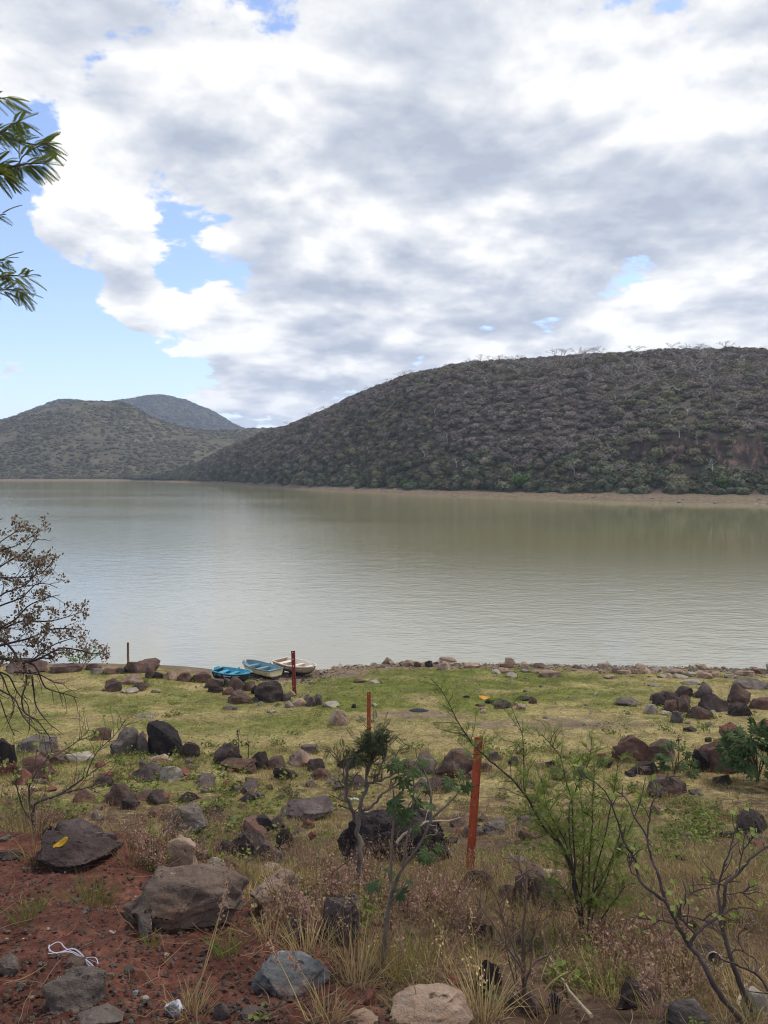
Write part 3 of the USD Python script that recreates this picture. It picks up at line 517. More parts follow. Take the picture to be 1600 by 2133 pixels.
FEET = []
PILE = 'brown rocks heaped in front of the blue rowing boat'
CHAIN = 'dark rocks in the row along the near edge of the meadow'
SLOPE = 'rocks lying in the weeds on the slope'
MOUND = 'dark rocks in the heap at the right edge of the meadow'
SHORE = 'tan rocks at the water line'
ROCKS = [
 # left bank by the water
 (294, 1402, 72, 30, 'brown', 'large flat-topped brown rock at the water beside the wooden stake'),
 (275, 1426, 48, 21, 'tan', 'pale tan slab in front of the large brown rock by the wooden stake'),
 (236, 1441, 34, 24, 'brown', 'squat brown rock alone on the left turf below the tan slab'),
 (313, 1413, 20, 24, 'brown', 'narrow leaning brown rock at the right end of the flat-topped rock'),
 (330, 1414, 20, 14, 'dark', 'small dark rock tucked right of the narrow leaning rock'),
 (354, 1416, 36, 17, 'tan', 'tan brown wedge rock on the left bank between stake and boats'),
 (386, 1420, 32, 18, 'redbrown', 'rounded red brown rock, second one left of the blue boat'),
 (420, 1422, 38, 21, 'redbrown', 'red brown flat rock just left of the blue boat'),
 (195, 1397, 32, 16, 'brown', 'round brown rock at the water, half under the bare left tree'),
 (204, 1405, 36, 10, 'grey', 'flat grey rock at the water left of the wooden stake'),
 (231, 1405, 28, 12, 'redbrown', 'low red brown rock between flat grey rock and stake'),
 (250, 1403, 20, 13, 'grey', 'small greenish grey rock touching the foot of the stake rock'),
 (272, 1444, 32, 9, 'pale', 'flat pale stone sunk in turf below the tan slab'),
 (326, 1444, 20, 8, 'grey', 'small grey stone sunk in the left turf'),
 (140, 1402, 60, 20, 'brown', 'long brown rock on the left bank behind the bare tree'),
 (55, 1404, 92, 26, 'brown', 'broad brown rock on the left bank at the frame edge'),
 (290, 1440, 26, 14, 'dark', None), (300, 1432, 22, 10, 'brown', None),
 # in front of the boats
 (447, 1434, 38, 22, 'brown', None), (449, 1443, 30, 16, 'dark', None), (473, 1431, 18, 18, 'grey', 'grey rock with pale face in the heap before the blue boat'),
 (494, 1441, 30, 29, 'brown', 'tall brown rock under the bow of the blue boat'), (478, 1448, 28, 16, 'redbrown', None), (520, 1440, 28, 20, 'brown', None),
 (503, 1466, 54, 28, 'brown', 'wide flat brown rock, lowest of the heap before the boats'), (531, 1446, 15, 16, 'black', 'small black rock wedged behind the biggest rock of the boat heap'),
 (562, 1464, 58, 43, 'dark', 'biggest dark brown rock of the heap, left of the red post by the boats'), (532, 1463, 16, 11, 'purple', None), (596, 1461, 20, 16, 'purple', None),
 (543, 1470, 11, 8, 'pale', None), (578, 1470, 12, 6, 'grey', None), (603, 1475, 19, 15, 'pale', 'grey tan stone below the red post by the boats'), (623, 1472, 30, 17, 'tan', 'pale tan slab at the foot of the red post by the boats'),
 (606, 1451, 20, 12, 'tan', None), (643, 1459, 20, 15, 'tan', 'tan stone just right of the red post by the boats'), (648, 1472, 20, 20, 'purple', 'upright grey stone leaning right of the post by the boats'), (663, 1469, 17, 20, 'purple', None),
 (690, 1474, 36, 12, 'pale', 'long flat pale stone between the boats post and the round tan boulder'), (480, 1479, 28, 9, 'grey', 'flat grey stone in turf below the boat heap'), (566, 1486, 18, 8, 'pale', None),
 (706, 1512, 38, 33, 'tan', 'round tan boulder alone on the green turf between two red posts'), (737, 1475, 9, 8, 'black', 'small black stone right of the long flat pale stone'),
 # the water line in the middle
 (807, 1384, 24, 14, 'tan', None), (838, 1387, 18, 9, 'redbrown', None), (848, 1389, 26, 14, 'tan', None), (870, 1390, 14, 11, 'redbrown', None), (894, 1390, 18, 14, 'dark', 'dark pointed rock at the middle of the water line'),
 (934, 1381, 36, 12, 'tan', 'flat tan boulder standing in the water off the meadow'), (925, 1396, 24, 15, 'tan', None), (980, 1392, 36, 10, 'tan', None), (1055, 1391, 26, 9, 'redbrown', None), (1125, 1392, 30, 9, 'brown', None), (1205, 1393, 20, 7, 'brown', None),
 (763, 1374, 10, 4, 'black', 'small black rock standing out of the water, the left of two'), (777, 1377, 8, 3, 'black', 'tiny black rock in the water beside another'), (740, 1390, 10, 5, 'dark', None),
 (1035, 1404, 26, 8, 'pale', None), (1062, 1402, 16, 7, 'tan', None), (1095, 1401, 18, 7, 'pale', None), (1120, 1403, 24, 7, 'tan', None), (1145, 1411, 44, 9, 'tan', 'longest flat tan stone on the far side of the meadow'),
 (1300, 1405, 26, 10, 'tan', None), (1325, 1404, 22, 11, 'tan', None), (1270, 1414, 24, 8, 'tan', None), (1412, 1405, 34, 11, 'tan', None), (1440, 1410, 18, 10, 'pale', None), (1470, 1414, 26, 13, 'tan', None), (1490, 1411, 20, 11, 'tan', None), (1418, 1414, 28, 7, 'pale', None),
 (1440, 1427, 36, 9, 'pale', 'pale flat slab just behind the dark rock heap'), (1360, 1430, 22, 8, 'pale', None), (1550, 1408, 40, 8, 'tan', None), (1580, 1404, 32, 10, 'redbrown', 'red brown rock on the water line at the right frame edge'), (1562, 1436, 66, 18, 'grey', 'long grey rock behind the dark rock heap at the right edge'),
 (1380, 1412, 20, 7, 'pale', None), (1520, 1413, 24, 9, 'pale', None),
 # ring of stones beyond the meadow's fire place
 (1045, 1476, 32, 19, 'grey', 'largest grey stone of the little ring beside the orange scrap'), (1085, 1478, 22, 13, 'tan', 'rounded tan stone at the front of the little stone ring'), (1066, 1470, 18, 10, 'tan', 'small tan stone in the middle of the little stone ring'), (1090, 1460, 26, 7, 'dark', 'dark flat stone at the back of the little stone ring'),
 (1110, 1466, 16, 14, 'redbrown', 'red brown stone at the right end of the little stone ring'), (1007, 1486, 14, 9, 'tan', 'lower of two small tan stones left of the stone ring'), (1006, 1479, 11, 7, 'tan', 'upper of two small tan stones left of the stone ring'), (1000, 1472, 20, 5, 'redbrown', 'thin brown stone left of the stone ring'),
 (1306, 1471, 46, 12, 'grey', 'flat grey stone alone on the meadow left of the dark rock heap'), (1155, 1405, 18, 6, 'pale', None), (748, 1423, 22, 6, 'redbrown', 'thin red brown stone on the turf below the water line'), (780, 1424, 22, 6, 'pale', 'flat pale stone beside the thin red brown stone'),
 # heap on the right
 (1362, 1460, 16, 14, 'grey', 'small grey rock at the far left end of the right heap'), (1357, 1488, 29, 20, 'pale', 'light grey rock at the lower left end of the right heap'), (1386, 1472, 52, 32, 'dark', 'broad dark rock at the left end of the right heap'),
 (1421, 1452, 42, 22, 'dark', 'dark rock at the back of the right heap'), (1398, 1483, 33, 24, 'redbrown', 'reddish rock in front of the broad dark rock of the right heap'), (1426, 1484, 28, 34, 'brown', 'upright brown rock in the left half of the right heap'), (1410, 1506, 26, 24, 'grey', 'pale grey stone lowest in front of the right heap'),
 (1386, 1490, 22, 9, 'pale', 'small flat pale stone in front of the right heap'), (1456, 1499, 52, 26, 'brown', 'wide brown rock in the front middle of the right heap'), (1462, 1454, 36, 32, 'purple', 'tallest greyish rock standing at the back of the right heap'), (1488, 1483, 66, 38, 'dark', 'big dark brown rock in the middle of the right heap'),
 (1541, 1468, 48, 42, 'brown', 'tall rounded brown rock at the right of the right heap'), (1541, 1492, 43, 30, 'dark', 'dark rock below the tall rounded brown rock of the right heap'), (1584, 1478, 42, 26, 'redbrown', 'red brown rock at the right frame edge beside the right heap'),
 (1437, 1525, 26, 11, 'dark', 'low dark stone in the turf below the right heap'), (1476, 1546, 15, 10, 'dark', 'small dark stone in the turf left of the red block'), (1476, 1513, 16, 8, 'grey', 'small grey stone in the turf under the right heap'),
 # big rocks below the heap
 (1320, 1590, 84, 58, 'redbrown', 'big sloping red brown boulder, left half of a pair right of the green bush'), (1374, 1580, 58, 42, 'brown', 'brown boulder leaning on the sloping red brown boulder'), (1340, 1614, 60, 28, 'black', 'low black rock in front of the sloping red brown boulder'),
 (1534, 1545, 62, 36, 'red', 'square red rock block behind the castor bush on the right'), (1500, 1612, 86, 66, 'redbrown', 'large split red brown boulder left of the castor bush'), (1462, 1606, 36, 42, 'black', 'dark slab against the left side of the split boulder'), (1506, 1638, 40, 25, 'dark', 'dark pointed rock in front of the split red brown boulder'), (1592, 1536, 44, 36, 'red', 'red rock at the right frame edge behind the castor bush'),
 (1532, 1566, 60, 26, 'redbrown', 'red brown rock under the square red block'),
 # row at the near edge of the meadow
 (210, 1543, 42, 25, 'redbrown', 'small rounded red brown rock at the left end of the row'), (262, 1575, 62, 58, 'grey', 'tall grey rock left of the big black rock'), (296, 1574, 26, 46, 'purple', 'narrow dark grey rock squeezed against the big black rock'), (343, 1575, 76, 66, 'black', 'big black rock, most prominent of the row below the meadow'),
 (394, 1583, 42, 36, 'dark', 'dark rock right behind the big black rock'), (335, 1591, 50, 24, 'tan', 'tan stone lying in front of the big black rock'), (168, 1590, 62, 27, 'pale', 'pale grey slab lying in weeds at the left'), (357, 1629, 50, 34, 'pale', 'pale grey block in weeds below the tan stone'), (316, 1620, 44, 27, 'purple', 'dull grey rock left of the pale grey block'),
 (75, 1622, 82, 54, 'redbrown', 'big red brown rock in shade at the left frame edge'), (115, 1594, 62, 34, 'brown', 'brown rock in front of the bare tree'), (80, 1567, 76, 36, 'grey', 'grey rock at the foot of the bare tree'), (252, 1678, 54, 46, 'brown', 'steep brown rock in the weeds on the left slope'), (215, 1640, 40, 22, 'dark', None), (334, 1672, 38, 20, 'red', 'red stone in the weeds below the pale grey block'), (395, 1670, 40, 18, 'dark', 'low dark stone in the grass right of the red stone'),
 (10, 1600, 44, 60, 'black', 'black rock cut by the left frame edge'), (300, 1600, 20, 16, 'purple', None), (395, 1595, 20, 14, 'grey', None),
 (475, 1594, 56, 42, 'dark', 'dark pointed rock right of the big black rock in the row'), (500, 1610, 74, 30, 'redbrown', 'long red brown rock under the dark pointed rock'), (542, 1604, 38, 34, 'dark', 'dark rock at the middle of the row below the meadow'), (576, 1602, 36, 26, 'brown', None), (520, 1608, 30, 20, 'purple', None), (595, 1625, 48, 30, 'dark', 'dark three sided rock just below the row'),
 (634, 1598, 68, 38, 'tan', 'tan brown boulder at the right of the row, left of the middle red post'), (668, 1626, 46, 26, 'redbrown', 'red brown rock below the tan brown boulder'), (722, 1602, 38, 22, 'black', 'black rock at the foot of the middle red post'), (732, 1646, 74, 22, 'dark', 'long low dark rock under the grey barked tree'), (717, 1618, 26, 16, 'tan', None), (705, 1650, 18, 12, 'purple', None),
 (517, 1670, 34, 22, 'purple', 'grey stone alone in the grass at the middle of the slope'), (499, 1636, 15, 11, 'dark', None), (540, 1664, 22, 14, 'purple', None), (590, 1650, 24, 10, 'purple', None), (430, 1652, 24, 8, 'purple', None), (610, 1660, 26, 12, 'brown', None), (640, 1712, 114, 42, 'purple', 'broad low grey brown rock sunk in the middle of the slope'),
 (887, 1612, 36, 30, 'grey', 'grey rock left of the dark brown rock behind the near red post'), (948, 1620, 84, 58, 'brown', 'big dark brown rock just behind the near red post'), (918, 1654, 58, 34, 'brown', 'brown earth covered rock below the big dark brown one'), (1010, 1608, 30, 20, 'brown', None), (1028, 1584, 24, 20, 'grey', None), (1113, 1674, 24, 20, 'purple', None), (1175, 1628, 56, 32, 'brown', 'brown rock half hidden behind the green thorn bush'), (1147, 1600, 20, 15, 'black', None), (1215, 1622, 36, 26, 'purple', None), (1260, 1600, 30, 24, 'dark', None),
 (868, 1718, 40, 30, 'tan', 'tan rock behind the castor plant at the middle'), (940, 1794, 20, 26, 'pale', 'pale stone at the right end of the great black boulder'),
 # the slope in front
 (156, 1754, 92, 46, 'purple', 'pointed grey brown rock behind the rock with the yellow peel'), (108, 1747, 40, 28, 'dark', None), (162, 1817, 168, 70, 'dark', 'long dark rounded rock with a yellow scrap on it', 'boulder'), (222, 1752, 42, 24, 'grey', None), (387, 1744, 86, 64, 'grey', 'large grey faceted rock at the left of the slope'), (372, 1818, 78, 76, 'tan', 'pinkish tan rock standing above the great slab'), (20, 1792, 50, 17, 'dark', 'low dark rock at the left edge of the red earth'),
 (550, 1732, 52, 34, 'black', 'black rock on top of the dark heap left of the grey barked tree'), (520, 1790, 84, 62, 'dark', 'large dark rock in the heap left of the grey barked tree'), (468, 1785, 48, 36, 'dark', 'dark rock at the left side of the dark heap'), (560, 1808, 58, 60, 'purple', 'tall purple grey pointed rock at the front of the dark heap'), (592, 1780, 36, 46, 'dark', 'dark rock at the right side of the dark heap'), (642, 1726, 28, 18, 'red', 'small red brick like stone on the slope, the upper of two'), (652, 1750, 19, 16, 'red', 'small round red stone, lower of two on the slope'),
 (418, 1794, 38, 24, 'brown', None), (409, 1776, 28, 15, 'red', 'bright red broken stone above the great slab'), (452, 1804, 42, 21, 'pale', None), (480, 1810, 38, 24, 'redbrown', None), (560, 1822, 60, 22, 'pale', 'lichen covered pale rock under the dark heap'),
 (1390, 1662, 80, 44, 'brown', 'earthy brown mound of rock below the split pair of boulders'), (1568, 1738, 72, 48, 'dark', 'dark rock at the right frame edge on the lower meadow'), (1580, 1756, 44, 24, 'purple', 'dull rock in front of the dark rock at the right edge'), (1432, 1752, 32, 16, 'purple', None), (1470, 1754, 22, 11, 'purple', None), (1395, 1776, 26, 14, 'redbrown', None),
 (1115, 1898, 86, 86, 'slab', 'large smooth brown rock behind the bare twig shrub'), (1055, 1880, 42, 36, 'slab', 'brown rock left of the large smooth rock'), (1150, 1838, 54, 32, 'tan', 'tan capped rock left of the green bush stems'), (1120, 1834, 30, 20, 'purple', None), (1075, 1807, 52, 26, 'grey', None), (1165, 1866, 36, 22, 'grey', None),
 (990, 1968, 70, 46, 'dark', 'dark rock in the hollow left of the bare twig shrub'), (958, 1966, 40, 36, 'brown', None), (1020, 2064, 60, 62, 'dark', 'dark slate rock in front of the bare twig shrub'), (1065, 2098, 32, 32, 'grey', None), (1106, 2112, 42, 40, 'purple', None), (853, 2044, 52, 22, 'grey', 'grey stone half under grass before the castor plant'),
 (1447, 1994, 76, 44, 'dark', 'dark brown rock behind the forked sapling at the right'), (1446, 2032, 40, 30, 'slab', None), (1325, 2104, 84, 62, 'dark', 'black brown rock at the bottom right under red weeds'), (1432, 2140, 92, 58, 'grey', 'grey rock at the bottom edge right of the black brown rock'), (1582, 2124, 62, 60, 'pale', 'pale grey rock in the bottom right corner'), (1515, 1927, 19, 15, 'red', 'small brick red stone between the forks of the sapling'), (1572, 1929, 18, 12, 'pale', 'small whitish stone right of the brick red stone'),
 (588, 1904, 122, 86, 'tan', 'tan and rust coloured boulder right of the great slab'), (616, 1958, 54, 46, 'grey', 'smooth grey rock in dry grass below the rust coloured boulder'), (710, 1968, 84, 96, 'purple', 'purple brown weathered boulder left of the castor plant'), (604, 2080, 164, 92, 'blue', 'blue grey rock with white veins on the red earth'),
 (158, 2112, 116, 84, 'grey', 'grey brown rock embedded in the red earth below the white plastic strip'), (205, 2146, 98, 28, 'grey', 'grey rock cut by the bottom frame edge'), (18, 2037, 40, 40, 'grey', 'grey stone on red earth at the left frame edge'), (302, 1948, 30, 50, 'grey', 'narrow grey stone against the left end of the great slab'), (462, 2128, 34, 36, 'purple', 'dark purple stone on red earth at the bottom'), (528, 2128, 56, 32, 'purple', 'rounded purple grey stone on red earth at the bottom'),
 (763, 2100, 38, 34, 'red', 'dark red stone at the bottom between grass clumps'), (757, 2140, 64, 36, 'tan', 'pinkish stone at the bottom edge beside the big tan rock'), (895, 2156, 178, 94, 'tan', 'big pinkish tan rock at the bottom edge of the picture'), (300, 2092, 22, 16, 'pale', 'small pale stone on red earth near the foil wrapper'), (270, 2030, 24, 18, 'grey', None), (155, 2018, 42, 22, 'slab', 'flat brown stone under the white plastic strip'), (225, 2042, 30, 16, 'slab', None), (45, 2062, 18, 14, 'grey', None), (235, 2018, 18, 10, 'purple', None),
]
COLOUR = {'black': 'black', 'dark': 'dark', 'brown': 'brown', 'red': 'red', 'redbrown': 'red brown', 'grey': 'grey', 'pale': 'pale', 'tan': 'tan', 'slab': 'brown', 'blue': 'blue grey', 'purple': 'dull grey'}
LAND = [(294, 1390, 'the large rock by the stake'), (275, 1420, 'the tan slab'), (480, 1405, 'the blue boat'), (548, 1398, 'the yellow boat'), (612, 1390, 'the brown and white boat'), (613, 1445, 'the post by the boats'), (562, 1450, 'the biggest rock before the boats'), (706, 1500, 'the round tan boulder'),
        (768, 1560, 'the middle red post'), (871, 1479, 'the black fire place'), (1060, 1470, 'the little stone ring'), (1488, 1470, 'the right rock heap'), (1340, 1570, 'the pair of brown boulders'), (1570, 1590, 'the big castor bush'), (1500, 1600, 'the split boulder'), (343, 1550, 'the big black rock'), (475, 1580, 'the dark pointed rock of the row'),
        (634, 1585, 'the tan brown boulder of the row'), (948, 1600, 'the rock behind the nearest post'), (985, 1700, 'the nearest red post'), (820, 1760, 'the great black boulder'), (640, 1700, 'the broad sunken rock'), (540, 1770, 'the dark heap on the slope'), (387, 1720, 'the large faceted rock'), (162, 1790, 'the rock with the yellow scrap'), (380, 1880, 'the great flat boulder'),
        (588, 1870, 'the rust coloured boulder'), (710, 1920, 'the purple brown boulder'), (604, 2040, 'the blue grey rock'), (895, 2110, 'the big tan rock'), (158, 2080, 'the embedded grey rock'), (150, 2000, 'the plastic strips'), (362, 2105, 'the foil wrapper'), (1224, 1960, 'the green thorn bush'), (1115, 1870, 'the large smooth rock'), (1085, 2080, 'the bare twig shrub'), (1155, 2100, 'the black bag'),
        (1490, 2010, 'the white cup'), (1325, 2070, 'the black brown rock'), (1568, 1720, 'the dark rock at the right edge'), (800, 2000, 'the castor plant'), (190, 1860, 'the biggest green clump'), (75, 1600, 'the big shaded red brown rock'), (357, 1615, 'the pale grey block'), (934, 1378, 'the boulder standing in the water'), (894, 1385, 'the dark pointed shore rock'), (1145, 1408, 'the longest flat tan stone'), (1440, 1422, 'the flat slab behind the heap')]
def beside(px, py, w, kind, noun):
    """Colour, size and the nearest landmark of a stone."""
    k = min(range(len(LAND)), key=lambda i: (LAND[i][0] - px) ** 2 + ((LAND[i][1] - py) * 1.6) ** 2); dx, dy = px - LAND[k][0], (py - LAND[k][1]) * 1.6
    rel = ('right of' if dx > 0 else 'left of') if abs(dx) > abs(dy) else ('in front of' if dy > 0 else 'behind')
    size = 'tiny' if w < 12 else 'small' if w < 22 else 'middling' if w < 40 else 'large'; far = 'just' if math.hypot(dx, dy) < 70 else 'well'
    return f'{size} {COLOUR[kind]} {noun} {far} {rel} {LAND[k][2]}'
def to_px(p):
    d = np.array(p) - [0, 0, EYE]; f = d[1] * math.cos(PITCH) - d[2] * math.sin(PITCH); u = d[1] * math.sin(PITCH) + d[2] * math.cos(PITCH)
    return CX + F * d[0] / f, CY - F * u / f
def group_of(py, px):
    return SHORE if py < 1415 else PILE if py < 1495 and px < 760 else 'flat stones in the far turf' if py < 1560 else CHAIN if py < 1640 else SLOPE
for r_ in ROCKS:
    px, py, w, h, kind, label = r_[:6]
    grp = None
    if label is None: label, grp = beside(px, py, w, kind, 'rock'), group_of(py, px)
    flat = 0.35 if h < w * 0.42 else 0.1
    place_rock(px, py, w, h, kind, label, 'boulder' if w > 34 else 'rock', grp, flat=flat, n=13 + (px * 31 + py) % 6, rough_=1.15 if kind in ('black', 'dark') else .9)

# the three rocks that carry the foreground
place_rock(380, 1944, 258, 136, 'slab', 'great flat brown boulder with an undercut shadowed edge on the red earth', 'boulder', flat=0.3, rz=-0.12, depth=0.62, sink=0.02, n=22, rough_=1.1)
place_rock(820, 1812, 234, 134, 'black', 'great black boulder behind the castor plant at the middle of the slope', 'boulder', flat=0.1, depth=0.6, sink=0.1, n=24, rough_=1.7)
foot_top = place_rock(992, 1856, 66, 48, 'dark', 'dark rough lump of old concrete holding the nearest red post', 'post_footing', cat='footing', rough_=2.0, depth=0.9)

# small stones one could count: the tan stones of the water line, and loose stones on the slope
def small_stones(name, label, cat, group, spots, kinds, flat=.35):
    for k, (x, y, s) in enumerate(spots):
        v, f = rock_mesh(1000 + k * 13 + len(group), (s * rng.uniform(.9, 1.5), s * rng.uniform(.7, 1.1), s * rng.uniform(.4, .75)), float(np.clip(s * F / y / 16, 1, 3)), n=9, flat=flat)
        if s * F / y > 20: FEET.append((x, y, s * 1.2, s))
        a = rng.uniform(0, 6.3); v = v @ np.array([[math.cos(a), math.sin(a), 0], [-math.sin(a), math.cos(a), 0], [0, 0, 1]])
        kd = kinds[int(rng.integers(len(kinds)))]; px, py = to_px((x, y, float(g(x, y))))
        solo(name, (v, f), R[kd], beside(px, py, s * 1.2 * F / y, kd, label), cat, (x, y, float(g(x, y)) - s * .14), group, smooth=25)

def strip(n, x0, x1, back, spread, s0, s1, keep=lambda x, y: True):
    out = []
    while len(out) < n:
        x = rng.uniform(x0, x1); y = 42.2 + shore_shift(x) - abs(rng.normal(back, spread))
        if keep(x, y): out.append((x, y, s0 + (s1 - s0) * rng.random() ** 2.2))
    return out
small_stones('shore_stone', 'water line stone', 'stone', 'pale stones along the near water line', strip(120, -4.5, 5.0, .2, .8, .12, .42), ['tan', 'pale', 'tan', 'redbrown'])
small_stones('shore_stone', 'flat turf stone', 'stone', 'flat stones in the turf at the far right', strip(140, 5.5, 22.0, .8, 1.7, .14, .62), ['tan', 'pale', 'pale', 'tan'], flat=.5)
small_stones('shore_stone', 'stone on the mud', 'stone', 'stones on the mud beside the boats', [(rng.uniform(-7.2, -2.6), rng.uniform(37.2, 40.8), rng.uniform(.08, .26)) for _ in range(70)], ['pale', 'grey', 'tan', 'purple'])
loose = []
while len(loose) < 240:
    px, py = rng.uniform(-60, 1660), rng.uniform(1590, 2110)
    if px < 420 and py > 1800: continue
    q = at(px, py); loose.append((q[0], q[1], q[1] / F * (7 + 27 * rng.random() ** 2)))
for n_, (x0, x1, y0, y1, a0, a1) in ((75, (300, 1150, 1690, 1905, 22, 56)), (34, (180, 1320, 1565, 1650, 18, 44)), (26, (1000, 1560, 1860, 2080, 22, 50)), (22, (-20, 330, 1600, 1760, 22, 60))):
    for _ in range(n_):
        q = at(rng.uniform(x0, x1), rng.uniform(y0, y1)); loose.append((q[0], q[1], q[1] / F * (a0 + (a1 - a0) * rng.random() ** 1.6)))
small_stones('loose_stone', 'loose stone', 'stone', 'loose stones on the near slope', loose, ['purple', 'brown', 'grey', 'redbrown', 'dark', 'red', 'slab'], flat=.2)
red_st = []
while len(red_st) < 90:
    px, py = rng.uniform(-40, 640), rng.uniform(1850, 2150)
    q = at(px, py)
    if zones(q[0], q[1], 0.)[0] > .7: red_st.append((q[0], q[1], q[1] / F * (6 + 14 * rng.random() ** 2)))
small_stones('earth_stone', 'stone on red earth', 'stone', 'small stones on the red earth', red_st, ['grey', 'purple', 'redbrown', 'slab', 'pale'], flat=.2)
turf_st = [(x, y, s) for x, y, s in ((rng.uniform(-9, 15), rng.uniform(27, 39), .07 + .16 * rng.random() ** 2) for _ in range(110)) if y < 41 + shore_shift(x)]
small_stones('turf_stone', 'stone chip on turf', 'stone', 'pale stone chips on the meadow', turf_st, ['pale', 'tan', 'grey', 'pale'], flat=.5)

# gravel too small to count
def pebble(seed, n=8):
    v, f = rock_mesh(seed, (1, .8, .6), 1.0, n=n); return v - [0, 0, .2], f
gp = []
while len(gp) < 5200:
    px, py = rng.uniform(-60, 900, 400), rng.uniform(1790, 2200, 400)
    for a, b in zip(px, py):
        r_ = ray(a, b); t = 4.2
        for _ in range(6): t = (EYE - float(g(r_[0] / r_[1] * t, t))) / -(r_[2] / r_[1])
        x, y = r_[0] / r_[1] * t, t
        if 2.8 < y < 7.5 and zones(x, y, 0.)[0] > .45: gp.append((x, y))
gp = np.array(gp[:5200]); gz = g(gp[:, 0], gp[:, 1])
scatter('gravel', [pebble(3), pebble(4), pebble(5), pebble(6)], np.c_[gp, gz + .012], rng.uniform(0, 6.3, len(gp)), 0.008 + 0.030 * rng.random(len(gp)) ** 3,
        'fine red brown gravel and clods on the red earth', 'gravel', [R['redbrown'], R['red'], R['slab'], R['grey']])
sx = rng.uniform(-8, 23, 4200); sy = 42.4 + np.interp(sx, _offx, _offy) - np.abs(rng.normal(0, 1.0, 4200)) - np.where(sx < -2, rng.uniform(0, 3.5, 4200), 0)
scatter('shore_shingle', [pebble(13), pebble(14), pebble(15)], np.c_[sx, sy, g(sx, sy) + .01], rng.uniform(0, 6.3, 4200), 0.03 + 0.10 * rng.random(4200) ** 2.5, 'pale shingle washed up along the near water line', 'shingle', [R['tan'], R['pale'], R['grey']])

# ---------------------------------------------------------------- the wood on the hills
def quads(c, n, s, rg, stretch=1.0):
    """Small leaf-sized faces at c, facing n."""
    k = len(c); t = rg.normal(size=(k, 3)); a = np.cross(n, t); a /= np.linalg.norm(a, axis=1, keepdims=True) + 1e-9; b = np.cross(n, a)
    s = np.broadcast_to(s, (k,))[:, None]
    v = np.stack([c - a * s, c - b * s * stretch * .6, c + a * s, c + b * s * stretch * .6], 1).reshape(-1, 3)
    i = np.arange(k)[:, None] * 4
    return v, np.vstack([i + [0, 1, 2], i + [0, 2, 3]])

def scrub_mesh(seed, leaves=150, core=True):
    rg = np.random.default_rng(seed)
    p = rg.normal(size=(leaves, 3)); p[:, 2] = np.abs(p[:, 2]) * .9 - .12; p /= np.linalg.norm(p, axis=1, keepdims=True)
    lump = .72 + .42 * meshkit.fbm(p * 2.2 + seed * 3.7, 2, seed)
    c = p * (lump * rg.uniform(.8, 1.08, leaves))[:, None] * [1, 1, .78]
    n = p + rg.normal(0, .55, p.shape); n /= np.linalg.norm(n, axis=1, keepdims=True)
    ms = [quads(c, n, rg.uniform(.10, .24, leaves), rg)]
    if core:
        ic = trimesh.creation.icosphere(2); v = np.array(ic.vertices); v *= (.60 + .42 * meshkit.fbm(v * 2.2 + seed * 3.7, 2, seed))[:, None] * [1, 1, .75]
        ms.append((v, np.array(ic.faces)))
    return join(ms)

def bare_tree(seed, h=6.5):
    """(trunk, crown) of a leafless flat-topped tree."""
    rg = np.random.default_rng(seed); low, high = [], []
    def grow(p, d, L, r, lvl):
        q = [p]
        for _ in range(3):
            d = d + rg.normal(0, .10, 3); d /= np.linalg.norm(d); q.append(q[-1] + d * L / 3)
        (low if lvl < 3 else high).append(tube(q, np.linspace(r, r * .66, 4), 5 if lvl < 2 else 3))
        if lvl == 4: return
        for k in range((3, 2 + int(rg.random() < .5), 3, 4)[lvl]):
            az = rg.uniform(0, 6.28); sp = (.85, .80, .7, .7)[lvl]
            e = d + sp * np.array([math.cos(az), math.sin(az), rg.uniform(-.25, .25)]); e /= np.linalg.norm(e)
            grow(q[-1] if rg.random() < .75 else q[2], e, L * rg.uniform(.62, .84), r * .62, lvl + 1)
    grow(np.array([0, 0, -.3]), np.array([rg.normal(0, .1), rg.normal(0, .1), 1]), h * .34, h * .026, 0)
    return join(low), join(high)

def on_hill(surf, n, lo, hi, t0, t1, rg, keep=None, dens=None):
    out = []
    while sum(map(len, out)) < n:
        px, t = rg.uniform(lo, hi, 4000), rg.uniform(t0, t1, 4000)
        p = surf(px, t)
        ok = rg.random(4000) < (p[:, 1] / 900) ** 1.0
        if keep is not None: ok &= keep(px, t, p)
        out.append(p[ok])
    return np.vstack(out)[:n]

rh = np.random.default_rng(41)
def off_cliff(px, t, p):
    inside = (sstep(1290, 1400, px) > rh.random(len(px))) & (t > .072 + .008 * np.sin(px / 40)) & (t < .152 + .015 * np.sin(px / 70))
    return ~inside | (rh.random(len(px)) < .42)
P = on_hill(wood_hill, 30000, -380, 2150, .0, 1.06, rh, off_cliff)
low_ = np.clip(1 - (P[:, 2] - 3) / 30, 0, 1)
dry = meshkit.fbm(P / 45, 3, 50) + .16 * (P[:, 2] / 80) + rh.normal(0, .10, len(P)) > .54
sc = (1.0 + 2.5 * rh.random(len(P)) ** 1.7) * (1 + .35 * low_)
scrub = [scrub_mesh(s) for s in (1, 2, 3, 4)]; thin = [scrub_mesh(s, 190, False) for s in (5, 6)]
shore_ = (P[:, 2] < 26) & (rh.random(len(P)) < np.clip(1.0 - P[:, 2] / 26, 0, .85)); dry &= ~shore_
